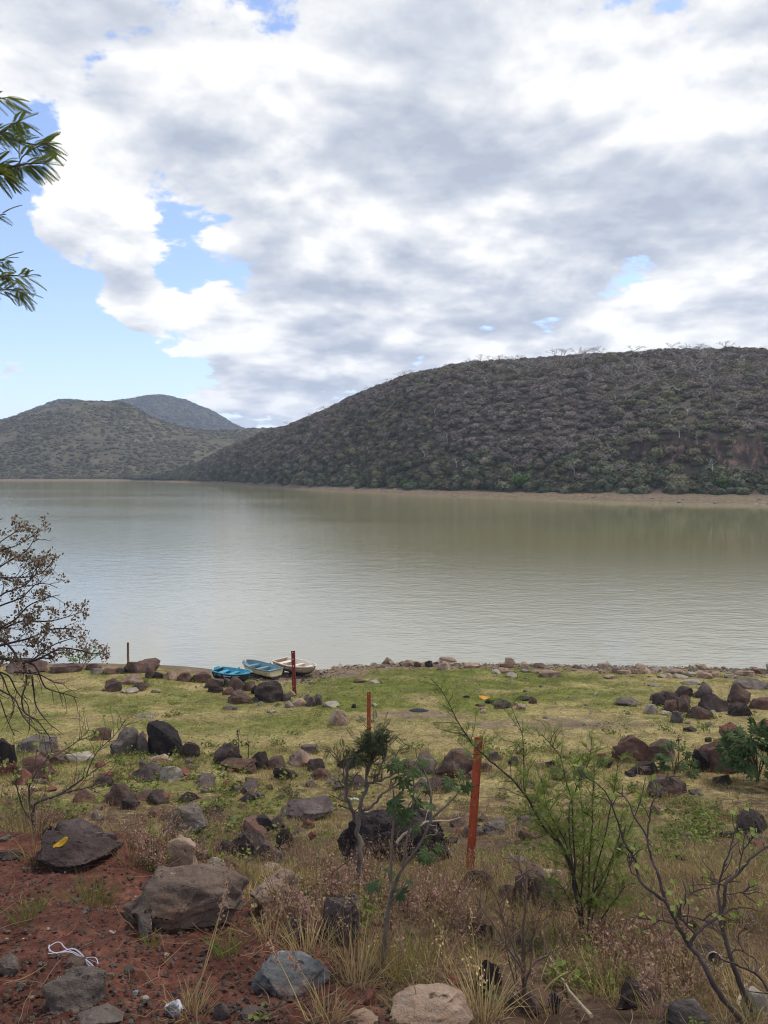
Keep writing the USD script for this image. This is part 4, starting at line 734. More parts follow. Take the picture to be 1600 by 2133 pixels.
for nm, sel, pr, mt, lb in (('shore_scrub', shore_, scrub, 'scrub_shore', 'greener scrub along the foot of the large right hill'), ('hill_scrub', ~dry & ~shore_, scrub, 'scrub', 'dense grey green scrub covering the large right hill'), ('dry_hill_scrub', dry, thin + scrub[:1], 'scrub_dry', 'leafless grey scrub between the green bushes of the large right hill')):
    p = P[sel]; s = sc[sel]
    scatter(nm, pr, p - [0, 0, .25], rh.uniform(0, 6.3, len(p)), np.c_[s, s, s * rh.uniform(.75, 1.15, len(p))], lb, 'scrub', [M[mt]] * len(pr))
bd = np.vstack([on_hill(left_hill, 15000, -500, 950, 0.0, 1.04, rh, lambda px, t, p: meshkit.fbm(p / 70, 3, 61) + .35 * (t < .12) > rh.uniform(.30, .60, len(px)))])
s = rh.uniform(1.6, 4.2, len(bd))
scatter('left_hill_scrub', scrub, bd - [0, 0, .3], rh.uniform(0, 6.3, len(bd)), np.c_[s, s, s * .8], 'scattered dark scrub on the low hills at the left', 'scrub', [M['scrub']] * 4)
bd = np.vstack([on_hill(blue_hill, 5000, -100, 620, .3, 1.03, rh), on_hill(small_hill, 1400, -100, 400, .4, 1.03, rh)]); s = rh.uniform(4, 9, len(bd))
scatter('far_hill_scrub', scrub[:2], bd, rh.uniform(0, 6.3, len(bd)), np.c_[s, s, s * .7], 'scrub on the far hills at the left', 'scrub', [M['scrub']] * 2)

# leafless pale trees standing out of the scrub, each a tree of its own
protos = []
BT = 'leafless pale trees on the large right hill'
spots = np.vstack([on_hill(wood_hill, 110, 880, 1900, .985, 1.02, rh), on_hill(wood_hill, 170, 480, 1750, .05, .95, rh, lambda px, t, p: off_cliff(px, t, p))])
marked = [(1325, .55, 1.5), (1268, .55, 1.2), (880, .12, 1.5), (1222, .47, 1.2), (1000, .75, 1.1), (1010, .5, 1.3), (1075, .55, 1.1), (1140, .62, 1.1), (1485, .055, 1.3), (1210, .74, 1.1)]
for k in range(4):
    tr, cr = bare_tree(60 + k)
    x = thing('bare_tree', 'leafless pale forked tree standing out of the scrub of the right hill', 'tree', (0, 0, 0), group=BT)
    part(x, 'trunk', tr, M['pale_bark']); part(x, 'crown', cr, M['twig_grey'])
    protos.append(x)
for k, p in enumerate(spots):
    sc_ = rh.uniform(.75, 1.15) * (.92 if k < 110 else 1.22); p = p + [0, 0, 0 if k < 110 else .6]; ridge_ = k < 110
    if ridge_: sc_ *= .86
    tx, ty = to_px(p); third = 'left' if tx < 900 else 'middle' if tx < 1250 else 'right'; lvl_ = 'high' if ty < 830 else 'halfway up' if ty < 930 else 'low'
    lb = f'flat-topped leafless tree against the sky on the {third} part of the ridge' if ridge_ else f'leafless pale forked tree {lvl_} on the {third} part of the right hill'
    gr = f'leafless trees on the skyline, {third} part' if ridge_ else f'leafless pale trees {lvl_} on the {third} part of the right hill'
    if 110 <= k < 114:
        xf = UsdGeom.Xformable(stage.GetPrimAtPath(protos[k - 110])); xf.ClearXformOpOrder(); xf.AddTransformOp().Set(Gf.Matrix4d(*[float(c) for c in placed(p, 1.0 * k, sc_).T.ravel()])); data(stage.GetPrimAtPath(protos[k - 110]), lb, None, gr)
        continue
    copy_of(protos[k % 4], 'bare_tree', p - [0, 0, .2], rh.uniform(0, 6.28), (sc_ * 1.35, sc_ * 1.35, sc_ * rh.uniform(.62, .85)), lb, 'tree', gr)
for k, (px, t, sc_) in enumerate(marked):
    copy_of(protos[k % 4], 'bare_tree', wood_hill(px, t) + [0, 0, .6], k * 1.3, sc_ * 1.05, 'large pale bare tree, one of the brightest on the right hill', 'tree', 'largest bare trees on the right hill')
for px, t, sc_, lb in ((845, .01, 3.0, 'round bright green tree above the far bank, leftmost of the four'), (921, .01, 2.8, 'bright green tree above the far bank, second from the left'), (1086, .015, 4.0, 'largest bright green tree above the far bank, third from the left'), (1505, .02, 3.0, 'bright green tree on the far bank below the rock face')):
    x = thing('green_tree', lb, 'tree', wood_hill(px, t) - [0, 0, .2], px * 1.0)
    tr, _ = bare_tree(int(px), sc_ * 1.0); part(x, 'trunk', tr, M['bark_grey'])
    v, f = scrub_mesh(int(px), 260); part(x, 'crown', (v * sc_ + [0, 0, sc_ * .55], f), M['scrub_green'])
for k in range(26):
    px = rh.uniform(1180, 1610) if k < 20 else rh.uniform(860, 1180); p = wood_hill(px, rh.uniform(-.75, -.25)); w = rh.uniform(.5, 1.3)
    solo('bank_boulder', rock_mesh(700 + k, (w * 1.3, w, w * .7), 1.0), R['pale'], 'pale boulder on the bare far bank below the wood', 'rock', p - [0, 0, .12], 'pale boulders on the far bank', smooth=25)

# ---------------------------------------------------------------- boats
def boat_mat(name, base, wear, dirt, low=None, zlow=.14):
    n = {'tc': ('texture_coordinate', {}), 'xyz': ('separate_xyz', {}), 'n1': ('noise_texture', dict(scale=5.0, detail=8.0, roughness=.7)), 'n2': ('noise_texture', dict(scale=11.0, detail=7.0, roughness=.7)), 'mp': ('mapping', dict(scale=(4, 4, 1.2))),
         'f1': ('map_range', dict(range_type='smoothstep', from_min=.49, from_max=.62, to_min=0, to_max=1, clamp=True)), 'f2': ('map_range', dict(range_type='smoothstep', from_min=.54, from_max=.66, to_min=0, to_max=.85, clamp=True)),
         'm1': ('mix', dict(color1=base, color2=dirt)), 'm2': ('mix', dict(color2=wear)), 'p': ('principled_bsdf', dict(roughness=.55)), 'b': ('bump', dict(strength=.25, distance=.01))}
    l = [('tc.object', 'n1.vector'), ('tc.object', 'mp.vector'), ('mp.vector', 'n2.vector'), ('n1.fac', 'f1.value'), ('n2.fac', 'f2.value'), ('f1.result', 'm1.fac'), ('m1.color', 'm2.color1'), ('f2.result', 'm2.fac'), ('n2.fac', 'b.height'), ('b.normal', 'p.normal')]
    col = 'm2.color'
    if low:
        n['fl'] = ('map_range', dict(range_type='smoothstep', from_min=zlow, from_max=zlow + .08, to_min=1, to_max=0, clamp=True)); n['zn'] = ('math', dict(math_type='multiply_add', value2=-.12)); n['m3'] = ('mix', dict(color2=low))
        l += [('tc.object', 'xyz.vector'), ('n1.fac', 'zn.value1'), ('xyz.z', 'zn.value3'), ('zn.value', 'fl.value'), ('fl.result', 'm3.fac'), (col, 'm3.color1')]; col = 'm3.color'
    l.append((col, 'p.base_color'))
    return usdkit.material(stage, '/World/Looks/' + name, n, l, surface='p.BSDF')

def boat(label, stern, bow, beam, depth, mats, seats, lift=0.02, roll=0.0, marks=False, motor_board=False):
    stern, bow = np.asarray(stern, float), np.asarray(bow, float)
    ax = bow - stern; L = float(np.hypot(ax[0], ax[1])); rz = math.atan2(ax[1], ax[0])
    zb = max(float(g(*stern[:2])), float(g(*bow[:2])), -.05) + lift
    x = thing('rowing_boat', label, 'rowing boat', (stern[0], stern[1], zb), rz)
    us = np.linspace(0, 1, 25)
    def half(u): return beam / 2 * (.78 + .22 * np.sin(np.clip(u / .42, 0, 1) * np.pi / 2)) * np.where(u > .42, np.sqrt(np.clip(1 - ((u - .42) / .585) ** 2.3, 0, 1)), 1)
    def sheer(u): return depth * (1.0 + .10 * (1 - u) ** 2 * .6 + .26 * np.clip(u - .45, 0, 1) ** 1.6 * 1.8)
    def keel(u): return depth * (.10 * np.clip(.15 - u, 0, 1) + .95 * np.clip((u - .70) / .3, 0, 1) ** 2.4)
    def shell(off, steps=17):
        v = []
        for u in us:
            b, zs, zk = max(float(half(u)) - off, .012), float(sheer(u)), float(keel(u)) + off
            for a in np.linspace(-1, 1, steps):
                w = abs(a); yy = np.sign(a) * b * (w ** .62 if w else 0) * (.80 + .20 * w); zz = zk + (zs - zk) * w ** 3.0
                v.append((u * L + (off if u == 0 else -off * (u == 1)), yy, zz))
        k = steps; i, j = np.meshgrid(np.arange(len(us) - 1), np.arange(k - 1), indexing='ij')
        q = np.stack([i * k + j, i * k + j + 1, (i + 1) * k + j + 1, (i + 1) * k + j], -1).reshape(-1, 4)
        return np.array(v), np.vstack([q[:, [0, 2, 1]], q[:, [0, 3, 2]]]) if off == 0 else np.vstack([q[:, [0, 1, 2]], q[:, [0, 2, 3]]])
    outer, inner = shell(0.0), shell(.028)
    part(x, 'hull', outer, mats[0], smooth=50); part(x, 'lining', inner, mats[1], smooth=50)
    k = 17
    def closing(sh, i0): # transom plate
        r = sh[0][i0 * k:(i0 + 1) * k]; c = r.mean(0); return np.vstack([r, c]), np.array([[j, j + 1, k] for j in range(k - 1)] + [[k - 1, 0, k]])
    a, b = closing(outer, 0), closing(inner, 0)
    part(x, 'transom', join([a, (b[0] + [.03, 0, 0], b[1][:, ::-1])]), mats[0])
    rim = np.vstack([np.c_[us[::-1] * L, -half(us[::-1]), sheer(us[::-1])], np.c_[us * L, half(us), sheer(us)]])
    part(x, 'gunwale', tube(rim, .034, 6), mats[2], smooth=60)
    tb = trimesh.creation.box([.06, 2 * float(half(0.)) + .02, .05]); tb.apply_translation([0, 0, float(sheer(0.)) + .006]); part(x, 'transom_cap', tb, mats[2])
    for u, wd in seats:
        wb = 2 * float(half(u)) * .93; s_ = trimesh.creation.box([wd, wb, .028]); s_.apply_translation([u * L, 0, float(sheer(u)) - .11])
        e = trimesh.creation.box([.03, wb, .07]); e.apply_translation([u * L - wd / 2 + .016, 0, float(sheer(u)) - .16])
        part(x, 'seat', trimesh.util.concatenate([s_, e]), mats[3])
    fl = trimesh.creation.box([L * .62, beam * .42, .02]); fl.apply_translation([L * .40, 0, .075]); part(x, 'floor_board', fl, mats[1])
    kl = tube(np.c_[us[:-1] * L, 0 * us[:-1], keel(us[:-1]) - .012], .022, 5); part(x, 'keel', kl, mats[0])
    for sgn in (-1, 1):
        lk = trimesh.creation.box([.09, .035, .075]); lk.apply_translation([L * .46, sgn * (float(half(.46)) + .0), float(sheer(.46)) + .045]); part(x, 'rowlock', lk, mats[2])
    if motor_board:
        mb = trimesh.creation.box([.05, beam * .34, .16]); mb.apply_translation([-.03, 0, float(sheer(0.)) + .03]); part(x, 'motor_board', mb, mats[3])
    if marks:   # worn white lettering, no longer legible, along the side
        rg = np.random.default_rng(5); ms = []
        for u in np.r_[np.linspace(.22, .30, 4), np.linspace(.40, .60, 10), np.linspace(.66, .80, 7)]:
            if rg.random() < .15: continue
            zz = float(sheer(u)) - .115; w = ((zz - keel(u)) / (sheer(u) - keel(u))) ** (1 / 3.0); yy = -float(half(u)) * w ** .62 * (.8 + .2 * w)
            for dx, dz, sx_, sz in ((0, 0, .012, rg.uniform(.04, .07)), (.02, rg.uniform(-.02, .02), .03, .012)):
                bx = trimesh.creation.box([sx_, .012, sz]); bx.apply_translation([u * L + dx, yy - .004, zz + dz]); ms.append((np.array(bx.vertices), np.array(bx.faces)))
        part(x, 'lettering', join(ms), M['white'])
    return x

def plain(name, col, rough=.6, spec=.4, metal=0.0):
    return usdkit.material(stage, '/World/Looks/' + name, {'p': ('principled_bsdf', dict(base_color=col, roughness=rough, specular_ior_level=spec, metallic=metal))}, [], surface='p.BSDF')
M['white'] = plain('worn_white', (.62, .60, .56))
turq = boat_mat('turquoise_paint', (.050, .29, .40), (.16, .36, .42), (.05, .19, .24))
navy = boat_mat('dark_hull_paint', (.012, .016, .026), (.05, .055, .06), (.022, .022, .026))
cream = boat_mat('yellowed_paint', (.66, .55, .32), (.22, .11, .045), (.50, .38, .19), low=(.035, .026, .02), zlow=.06)
bluin = boat_mat('faded_blue_paint', (.11, .22, .27), (.25, .29, .27), (.15, .20, .19))
gryrim = boat_mat('grey_green_rim', (.13, .17, .17), (.24, .26, .25), (.10, .12, .11))
whit = boat_mat('old_white_paint', (.66, .58, .48), (.36, .25, .17), (.54, .44, .34))
brwn = boat_mat('stained_brown_hull', (.30, .21, .135), (.15, .095, .06), (.38, .28, .18), low=(.06, .04, .03), zlow=.10)
sb = lambda px, py: at(px, py)
B0, B1 = sb(453, 1415), sb(521, 1424)
boat('small rowing boat, turquoise inside with a dark blue hull, behind the rock heap', B0, B1, 1.12, .42, (navy, turq, turq, turq), [(.16, .30), (.46, .22), (.78, .2)], lift=.05, marks=True, motor_board=True)
B0, B1 = sb(576, 1416), sb(511, 1403)
boat('rowing boat with a stained yellow hull and faded blue inside, middle of the three', B0, B1, 1.15, .45, (cream, bluin, gryrim, bluin), [(.15, .30), (.48, .22), (.76, .24)], lift=.03)
B0, B1 = sb(583, 1401), sb(654, 1411)
boat('rowing boat with white rim and stained brown hull behind the red post', B0, B1, 1.30, .45, (brwn, whit, whit, whit), [(.14, .30), (.48, .22), (.78, .22)], lift=.05)

# ---------------------------------------------------------------- fence posts
from shapely.geometry import Polygon, box as sbox
rust = mat('red_oxide_paint', [(0.3, (.17, .035, .017)), (0.55, (.31, .062, .024)), (0.8, (.38, .095, .038))], scale=4.0, bscale=60, bump=.3, bdist=.004, rough=.7, spots=[((.07, .03, .022), 16., .62, .70)])
rust_dark = mat('dark_red_paint', [(0.3, (.11, .017, .014)), (0.7, (.20, .032, .024))], scale=6.0, bscale=60, bump=.3, bdist=.004, rough=.6, spots=[((.42, .36, .33), 22., .66, .70)])
def angle_post(label, base, top, width, mt, holes, side=1, yaw=.15):
    h = float(np.linalg.norm(top - base)) + .12
    x = thing('fence_post', label, 'fence post', base - [0, 0, .12], yaw)
    face = sbox(0, 0, width * .74, h)
    for k in range(holes):
        zc = h - .07 - k * (h * .86 / holes); face = face.difference(sbox(width * .30, zc - width * .12, width * .44, zc + width * .12))
    e = np.array(top - base); lean = np.array([e[0] / max(h - .12, .1), e[1] / max(h - .12, .1)])
    lr = lean[0] * math.cos(yaw) + lean[1] * math.sin(yaw), -lean[0] * math.sin(yaw) + lean[1] * math.cos(yaw)
    def put(m, up):
        v = np.array(m.vertices); v = v if up is None else up(v)
        v = v + np.c_[v[:, 2] * lr[0], v[:, 2] * lr[1], 0 * v[:, 0]]; return v, np.array(m.faces)
    f1 = trimesh.creation.extrude_polygon(face, .008)
    part(x, 'front_flange', put(f1, lambda v: np.c_[v[:, 0] - width * .37, -v[:, 2], v[:, 1]]), mt)
    f2 = trimesh.creation.extrude_polygon(sbox(0, 0, width * .6, h - .004), .008)
    part(x, 'side_flange', put(f2, lambda v: np.c_[side * width * .37 + side * (v[:, 2] - .004 + .0045), v[:, 0] - .012, v[:, 1]]), mt)
def post(px0, py0, px1, py1, wpx, label, mt, holes, yaw, z_from=None):
    b = at(px0, py0) if z_from is None else z_from
    t = pix(px1, py1, b[1]); angle_post(label, b, t, wpx * b[1] / F, mt, holes, yaw=yaw)
fb = at(981, 1834); fb = fb + np.array([0, .22, 0]); fb[2] = float(g(fb[0], fb[1])) + .10
post(981, 1815, 995, 1535, 23, 'nearest and tallest red painted angle iron post in its concrete lump', rust, 4, .30, fb)
post(768, 1578, 768, 1441, 10, 'orange red angle iron post behind the grey barked tree, middle one of three', rust, 5, .1)
post(613, 1449, 610, 1356, 9.5, 'dark red angle iron post with pale holes beside the boats', rust_dark, 6, -.1)
wood = mat('weathered_wood', [(0.3, (.11, .06, .038)), (0.7, (.26, .165, .11))], scale=9., bscale=40, bump=.4, bdist=.006, stretch=(1, 1, .12))
b = at(267, 1388); t = pix(268, 1339, b[1]); h = t[2] - b[2]
rad = .052 * np.array([1.05, 1.0, .96, .97, .9]); sk = tube(np.c_[np.array([0, .006, .0, .008, .012]), 0 * rad, np.linspace(-.1, h, 5)], rad * 1.25, 9)
solo('stake', sk, wood, 'weathered round wooden stake standing behind the large brown rock at the water', 'stake', b, smooth=40)

# ---------------------------------------------------------------- grass and weeds
def blade(p, d, L, w, bend, rg, seg=3):
    """One grass blade: a narrow strip that arches over."""
    d = d / np.linalg.norm(d); side = np.cross(d, [0, 0, 1]) + rg.normal(0, .2, 3); side /= np.linalg.norm(side) + 1e-9
    v, out = [], np.array([d[0], d[1], 0]); q = np.array(p, float); e = d.copy()
    for k in range(seg):
        ww = w * (1 - k / seg * .75); v += [q - side * ww, q + side * ww]
        q = q + e * L / seg; e = e + out * bend - np.array([0, 0, bend * .8]); e /= np.linalg.norm(e)
    v.append(q); f = []
    for k in range(seg - 1):
        a = 2 * k; f += [[a, a + 1, a + 3], [a, a + 3, a + 2]]
    a = 2 * (seg - 1); f.append([a, a + 1, a + 2])
    return np.array(v), np.array(f)

def tuft(seed, n, h, spread, w=.0022, bend=.28, lean=.5, heads=0, head=.05):
    rg = np.random.default_rng(seed); ms = []
    for _ in range(n):
        a = rg.uniform(0, 6.28); r = spread * math.sqrt(rg.random()) * .5; o = np.array([math.cos(a), math.sin(a), 0])
        ms.append(blade(o * r, np.array([0, 0, 1.0]) + o * rg.uniform(.05, lean) + rg.normal(0, .12, 3), h * rg.uniform(.5, 1.1), w * rg.uniform(.7, 1.3), bend * rg.uniform(.2, 1.2), rg))
    for _ in range(heads):
        a = rg.uniform(0, 6.28); o = np.array([math.cos(a), math.sin(a), 0]); L = h * rg.uniform(1.2, 1.9); d = np.array([0, 0, 1.0]) + o * rg.uniform(.05, lean * .6)
        d /= np.linalg.norm(d); p = np.array([o * spread * .3, o * spread * .3 + d * L * .6, o * spread * .3 + d * L + o * L * .08]); ms.append(tube(p, [w * .55, w * .5, w * .35], 3))
        k = 22; t = rg.uniform(.72, 1.03, k)[:, None]; c = p[0] + (p[2] - p[0]) * t + rg.normal(0, head * .28, (k, 3)) * [1, 1, .6]; nn = rg.normal(size=(k, 3)); nn /= np.linalg.norm(nn, axis=1, keepdims=True)
        ms.append(quads(c, nn, rg.uniform(.10, .22, k) * head, rg))
    return join(ms)

def weed_mesh(seed, n, h, leaf):
    """A low broad-leaved weed."""
    rg = np.random.default_rng(seed); c = rg.normal(0, .42, (n, 3)); c[:, 2] = np.abs(c[:, 2]) * .8 + .05
    c *= h; nn = rg.normal(0, .6, (n, 3)) + [0, 0, .8]; nn /= np.linalg.norm(nn, axis=1, keepdims=True)
    return quads(c, nn, rg.uniform(.6, 1.2, n) * leaf, rg, 1.3)

def dry_weed(seed, h, n=9, head=.03):
    """A dead stalky weed with fluffy pinkish seed."""
    rg = np.random.default_rng(seed); ms = []
    for _ in range(n):
        a = rg.uniform(0, 6.28); o = np.array([math.cos(a), math.sin(a), 0]); L = h * rg.uniform(.55, 1.1)
        p = np.array([o * .02, o * L * .18 + [0, 0, L * .6], o * L * .36 + [0, 0, L]]); ms.append(tube(p, .0022, 3))
        k = 16; t = rg.uniform(.4, 1.02, k)[:, None]; c = p[0] + (p[2] - p[0]) * t + rg.normal(0, head, (k, 3)); nn = rg.normal(size=(k, 3)); nn /= np.linalg.norm(nn, axis=1, keepdims=True)
        ms.append(quads(c, nn, rg.uniform(.25, .55, k) * head, rg))
    return join(ms)

rg5 = np.random.default_rng(55)
def field(n, y0, y1, keep, pad=1.5, power=1.0):
    """Random places on the bank between two depths, inside what a view a step either side could see."""
    out = []; tot = 0
    while tot < n:
        y = y0 + (y1 - y0) * rg5.random(6000) ** power; x = rg5.uniform(-1, 1, 6000) * (.62 * y + pad)
        ok = rg5.random(6000) < (.62 * y + pad) / (.62 * y1 + pad)
        wob = (meshkit.fbm(np.stack([x * .55, y * .55, 0 * x], -1), 4, 31) - .5); red, green, mud = zones(x, y, wob)
        ok &= keep(x, y, red, green, mud, wob) > rg5.random(6000)
        out.append(np.c_[x, y][ok]); tot += ok.sum()
    p = np.vstack(out)[:n]; return np.c_[p, g(p[:, 0], p[:, 1])]
def tilts(n, s=.16): return rg5.normal(0, s, (n, 2))
def lay(name, protos, p, s, label, mats, cat='grass', t=.16): scatter(name, protos, p - [0, 0, .01], rg5.uniform(0, 6.28, len(p)), s, label, cat, mats, tilt=tilts(len(p), t))

clump = lambda x, y, k: meshkit.fbm(np.stack([x * 1.1, y * 1.1, 0 * x + k], -1), 3, 71 + k)
p = field(20000, 20, 42.4, lambda x, y, r, gn, m, w: (.35 + .65 * gn) * (1 - .85 * m) * (y < 42.0 + shore_shift(x)))
_, gn, _ = zones(p[:, 0], p[:, 1], (meshkit.fbm(np.stack([p[:, 0] * .55, p[:, 1] * .55, 0 * p[:, 0]], -1), 4, 31) - .5))
u = rg5.random(len(p)); isg = u < .42 + .58 * gn; s = rg5.uniform(.6, 1.5, len(p))
low3 = [tuft(k, 12, .065, .16, .0055, .35, 1.1) for k in (1, 2, 3)]
lay('meadow_turf', low3, p[isg], s[isg], 'short green turf on the lakeside meadow', [M['green_grass'], M['olive_grass'], M['olive_grass']])
lay('meadow_dry_turf', low3, p[~isg], s[~isg], 'short dry straw coloured turf on the lakeside meadow', [M['straw'], M['olive_grass'], M['straw']])
fp = []
for fx, fy, fw, fd in FEET:
    for _ in range(int(np.clip(fw * 9, 2, 12))):
        a = rg5.uniform(0, 6.28); x_, y_ = fx + math.cos(a) * fw * .54, fy + math.sin(a) * fd * .56
        if zones(x_, y_, 0.)[0] < .4 or rg5.random() < .12: fp.append((x_, y_, g(x_, y_)))
fp = np.array(fp)
lay('rock_side_grass', [tuft(51, 14, .15, .16, .0034, .4, .9), tuft(52, 12, .12, .2, .0036, .4, 1.1), tuft(53, 12, .17, .14, .0032, .35, .8), weed_mesh(54, 30, .12, .02)], fp, rg5.uniform(.55, 1.3, len(fp)) * np.clip(fp[:, 1] / 14, .7, 1.4), 'grass and weeds grown up round the feet of the rocks', [M['straw'], M['olive_grass'], M['straw_brown'], M['weed']])
p = field(9000, 8, 23, lambda x, y, r, gn, m, w: np.clip(clump(x, y, 0) * 2.6 - .85, .05, 1) * (1 - r))
lay('slope_grass', [tuft(11, 14, .13, .22, .0040, .4, 1.0), tuft(12, 14, .11, .26, .0042, .4, 1.2), tuft(13, 12, .16, .2, .0036, .35, .9), tuft(14, 12, .12, .2, .004, .4, 1.0)], p, rg5.uniform(.6, 1.5, len(p)), 'dry and green grass on the slope below the meadow', [M['olive_grass'], M['straw'], M['straw_brown'], M['straw_brown']])
p = field(4200, 3.2, 9.5, lambda x, y, r, gn, m, w: np.clip(clump(x, y, 1) * 3.0 - .95, .04, 1) * (1 - .985 * r), pad=.8)
lay('near_dry_grass', [tuft(21, 18, .17, .20, .0021, .42, 1.1), tuft(22, 16, .21, .16, .0019, .4, .8, heads=2, head=.035), tuft(23, 20, .12, .24, .0020, .45, 1.4), tuft(24, 16, .19, .18, .0021, .4, 1.0)], p, rg5.uniform(.6, 1.35, len(p)), 'dry straw and brown grass between the near rocks', [M['straw'], M['straw_brown'], M['straw_brown'], M['olive_grass']])
def around(spots, n, sd):
    """Places around photographed spots (px, py), spread in pixels."""
    out = []
    for k in range(n):
        a, b = spots[k % len(spots)]; out.append(at(a + rg5.normal(0, sd[0]), b + rg5.normal(0, sd[1])))
    return np.array(out)
p = around([(350, 1795), (330, 1730), (430, 1720), (620, 1930), (690, 1880), (740, 1860), (880, 1920), (930, 1900), (950, 1960), (60, 1700), (30, 1670), (650, 1790), (690, 1815), (100, 1700), (1330, 1990), (1400, 2080), (1270, 2000), (560, 1770)], 190, (38, 22))
lay('seed_weed', [dry_weed(31, .26), dry_weed(32, .32, 8), dry_weed(33, .22, 10)], p, rg5.uniform(.6, 1.2, len(p)), 'dead pinkish weeds gone to fluffy seed between the rocks', [M['pink_weed'], M['straw_brown'], M['pink_weed']], 'weed')
p = np.vstack([around([(380, 1600), (300, 1640), (260, 1600), (470, 1640), (100, 1690), (60, 1560), (700, 1840), (660, 1850), (720, 1900), (1290, 1900), (1350, 1850), (1420, 1700), (1470, 1720), (1380, 1770), (1180, 1990), (1250, 2040), (1330, 2060), (430, 1700), (550, 1680), (1430, 1510), (1300, 1510), (1050, 1830), (1120, 1780), (620, 1480), (330, 1480)], 340, (44, 20)), field(500, 7, 24, lambda x, y, r, gn, m, w: np.clip(clump(x, y, 3) * 4 - 1.9, 0, 1))])
lay('low_weed', [weed_mesh(41, 40, .17, .020), weed_mesh(42, 50, .13, .016), weed_mesh(43, 36, .2, .02)], p, rg5.uniform(.7, 1.6, len(p)) * np.clip(p[:, 1] / 9, .8, 1.6), 'low green weeds growing among the rocks', [M['weed'], M['weed'], M['green_grass']], 'weed')
# dead stems and straws lying about
def straw(seed, L):
    rg = np.random.default_rng(seed); q = np.cumsum(np.vstack([[0, 0, .012], rg.normal(0, .07, (4, 3)) * [1, 1, .12] * L + [L / 4, 0, 0]]), 0); return tube(q, [.0016, .0018, .0016, .0014, .001], 3)
p = field(3000, 3.0, 9, lambda x, y, r, gn, m, w: .6 + .4 * (r < .5) + 0 * x, pad=.6)
lay('dead_stems', [straw(k, L) for k, L in ((1, .22), (2, .32), (3, .16))], p + [0, 0, .015], rg5.uniform(.6, 1.3, len(p)), 'thin dead stems and straws strewn over the earth', [M['straw_brown'], M['straw_brown'], M['straw_brown']], 'straw', .25)

# clumps that stand apart
def clump_thing(px, py, wpx, hpx, label, mt, seed, n=70, lean=.8, heads=0, bend=.3):
    q = at(px, py); k = q[1] / F
    x = solo('grass_clump', tuft(seed, n, hpx * k * 1.15, wpx * k * .75, .0026, bend, lean, heads, .05), M[mt], label, 'grass clump', q - [0, 0, .01])
for a in [(190, 1888, 130, 66, 'biggest bright green grass clump, on the red earth left of the great boulder', 'green_grass', 1, 150, .9), (48, 1925, 70, 56, 'green grass clump on the red earth near the left frame edge', 'green_grass', 2, 60, .7), (70, 1900, 60, 50, 'thin green grass clump behind the one at the left frame edge', 'green_grass', 3, 40, .7),
          (316, 1968, 44, 34, 'small green grass clump under the dark edge of the great boulder', 'green_grass', 4, 45, .8), (472, 1992, 58, 66, 'green grass clump right of the great boulder', 'green_grass', 5, 60, .7), (75, 1790, 80, 44, 'pale green grass clump behind the crest of the red earth', 'olive_grass', 6, 60, .9),
          (400, 2115, 100, 66, 'straw coloured grass clump at the bottom beside the foil wrapper', 'straw', 7, 90, .9), (1005, 2120, 130, 120, 'tall yellow straw clump bending right beside the big tan rock', 'straw', 8, 110, .9, 6), (640, 1990, 130, 74, 'dry straw clump above the blue grey rock', 'straw', 9, 110, 1.1, 4), (560, 1960, 110, 66, 'dry straw clump below the rust coloured boulder', 'straw', 10, 90, 1.1),
          (740, 2050, 120, 110, 'tall straw clump right of the blue grey rock', 'straw', 11, 90, .8, 5), (830, 2035, 90, 100, 'green and straw clump at the foot of the castor plant', 'olive_grass', 12, 90, .6, 3), (880, 2000, 120, 90, 'olive grass clump right of the castor plant', 'olive_grass', 13, 90, .7, 4), (320, 1810, 90, 64, 'green grass clump left of the pinkish tan rock', 'green_grass', 14, 80, .7, 4),
          (270, 1800, 60, 60, 'dry grass clump in front of the rock with the yellow scrap', 'straw_brown', 15, 50, .8, 6), (60, 1740, 110, 90, 'tall dry grass clump at the left frame edge', 'straw_brown', 16, 80, .6, 6), (680, 2130, 110, 80, 'straw clump at the bottom edge left of the dark red stone', 'straw', 17, 80, 1.0), (900, 1880, 120, 70, 'brown dry clump under the great black boulder', 'straw_brown', 18, 80, .8, 6),
          (520, 1880, 60, 40, 'dry grass clump at the right end of the great boulder', 'straw', 19, 60, 1.0), (1440, 2060, 80, 60, 'brown dry clump by the dark rock at the lower right', 'straw_brown', 20, 60, .8), (1240, 1990, 120, 60, 'brown dry clump under the green thorn bush', 'straw_brown', 21, 70, .9, 3), (1160, 2120, 90, 50, 'dry clump behind the black bag', 'straw_brown', 22, 50, .9),
          (1375, 2120, 70, 56, 'rusty orange dry clump at the bottom right', 'pink_weed', 23, 80, .8, 8), (1290, 1935, 90, 60, 'brown dry clump right of the thorn bush stems', 'straw_brown', 24, 70, .9, 3)]:
    clump_thing(*a)
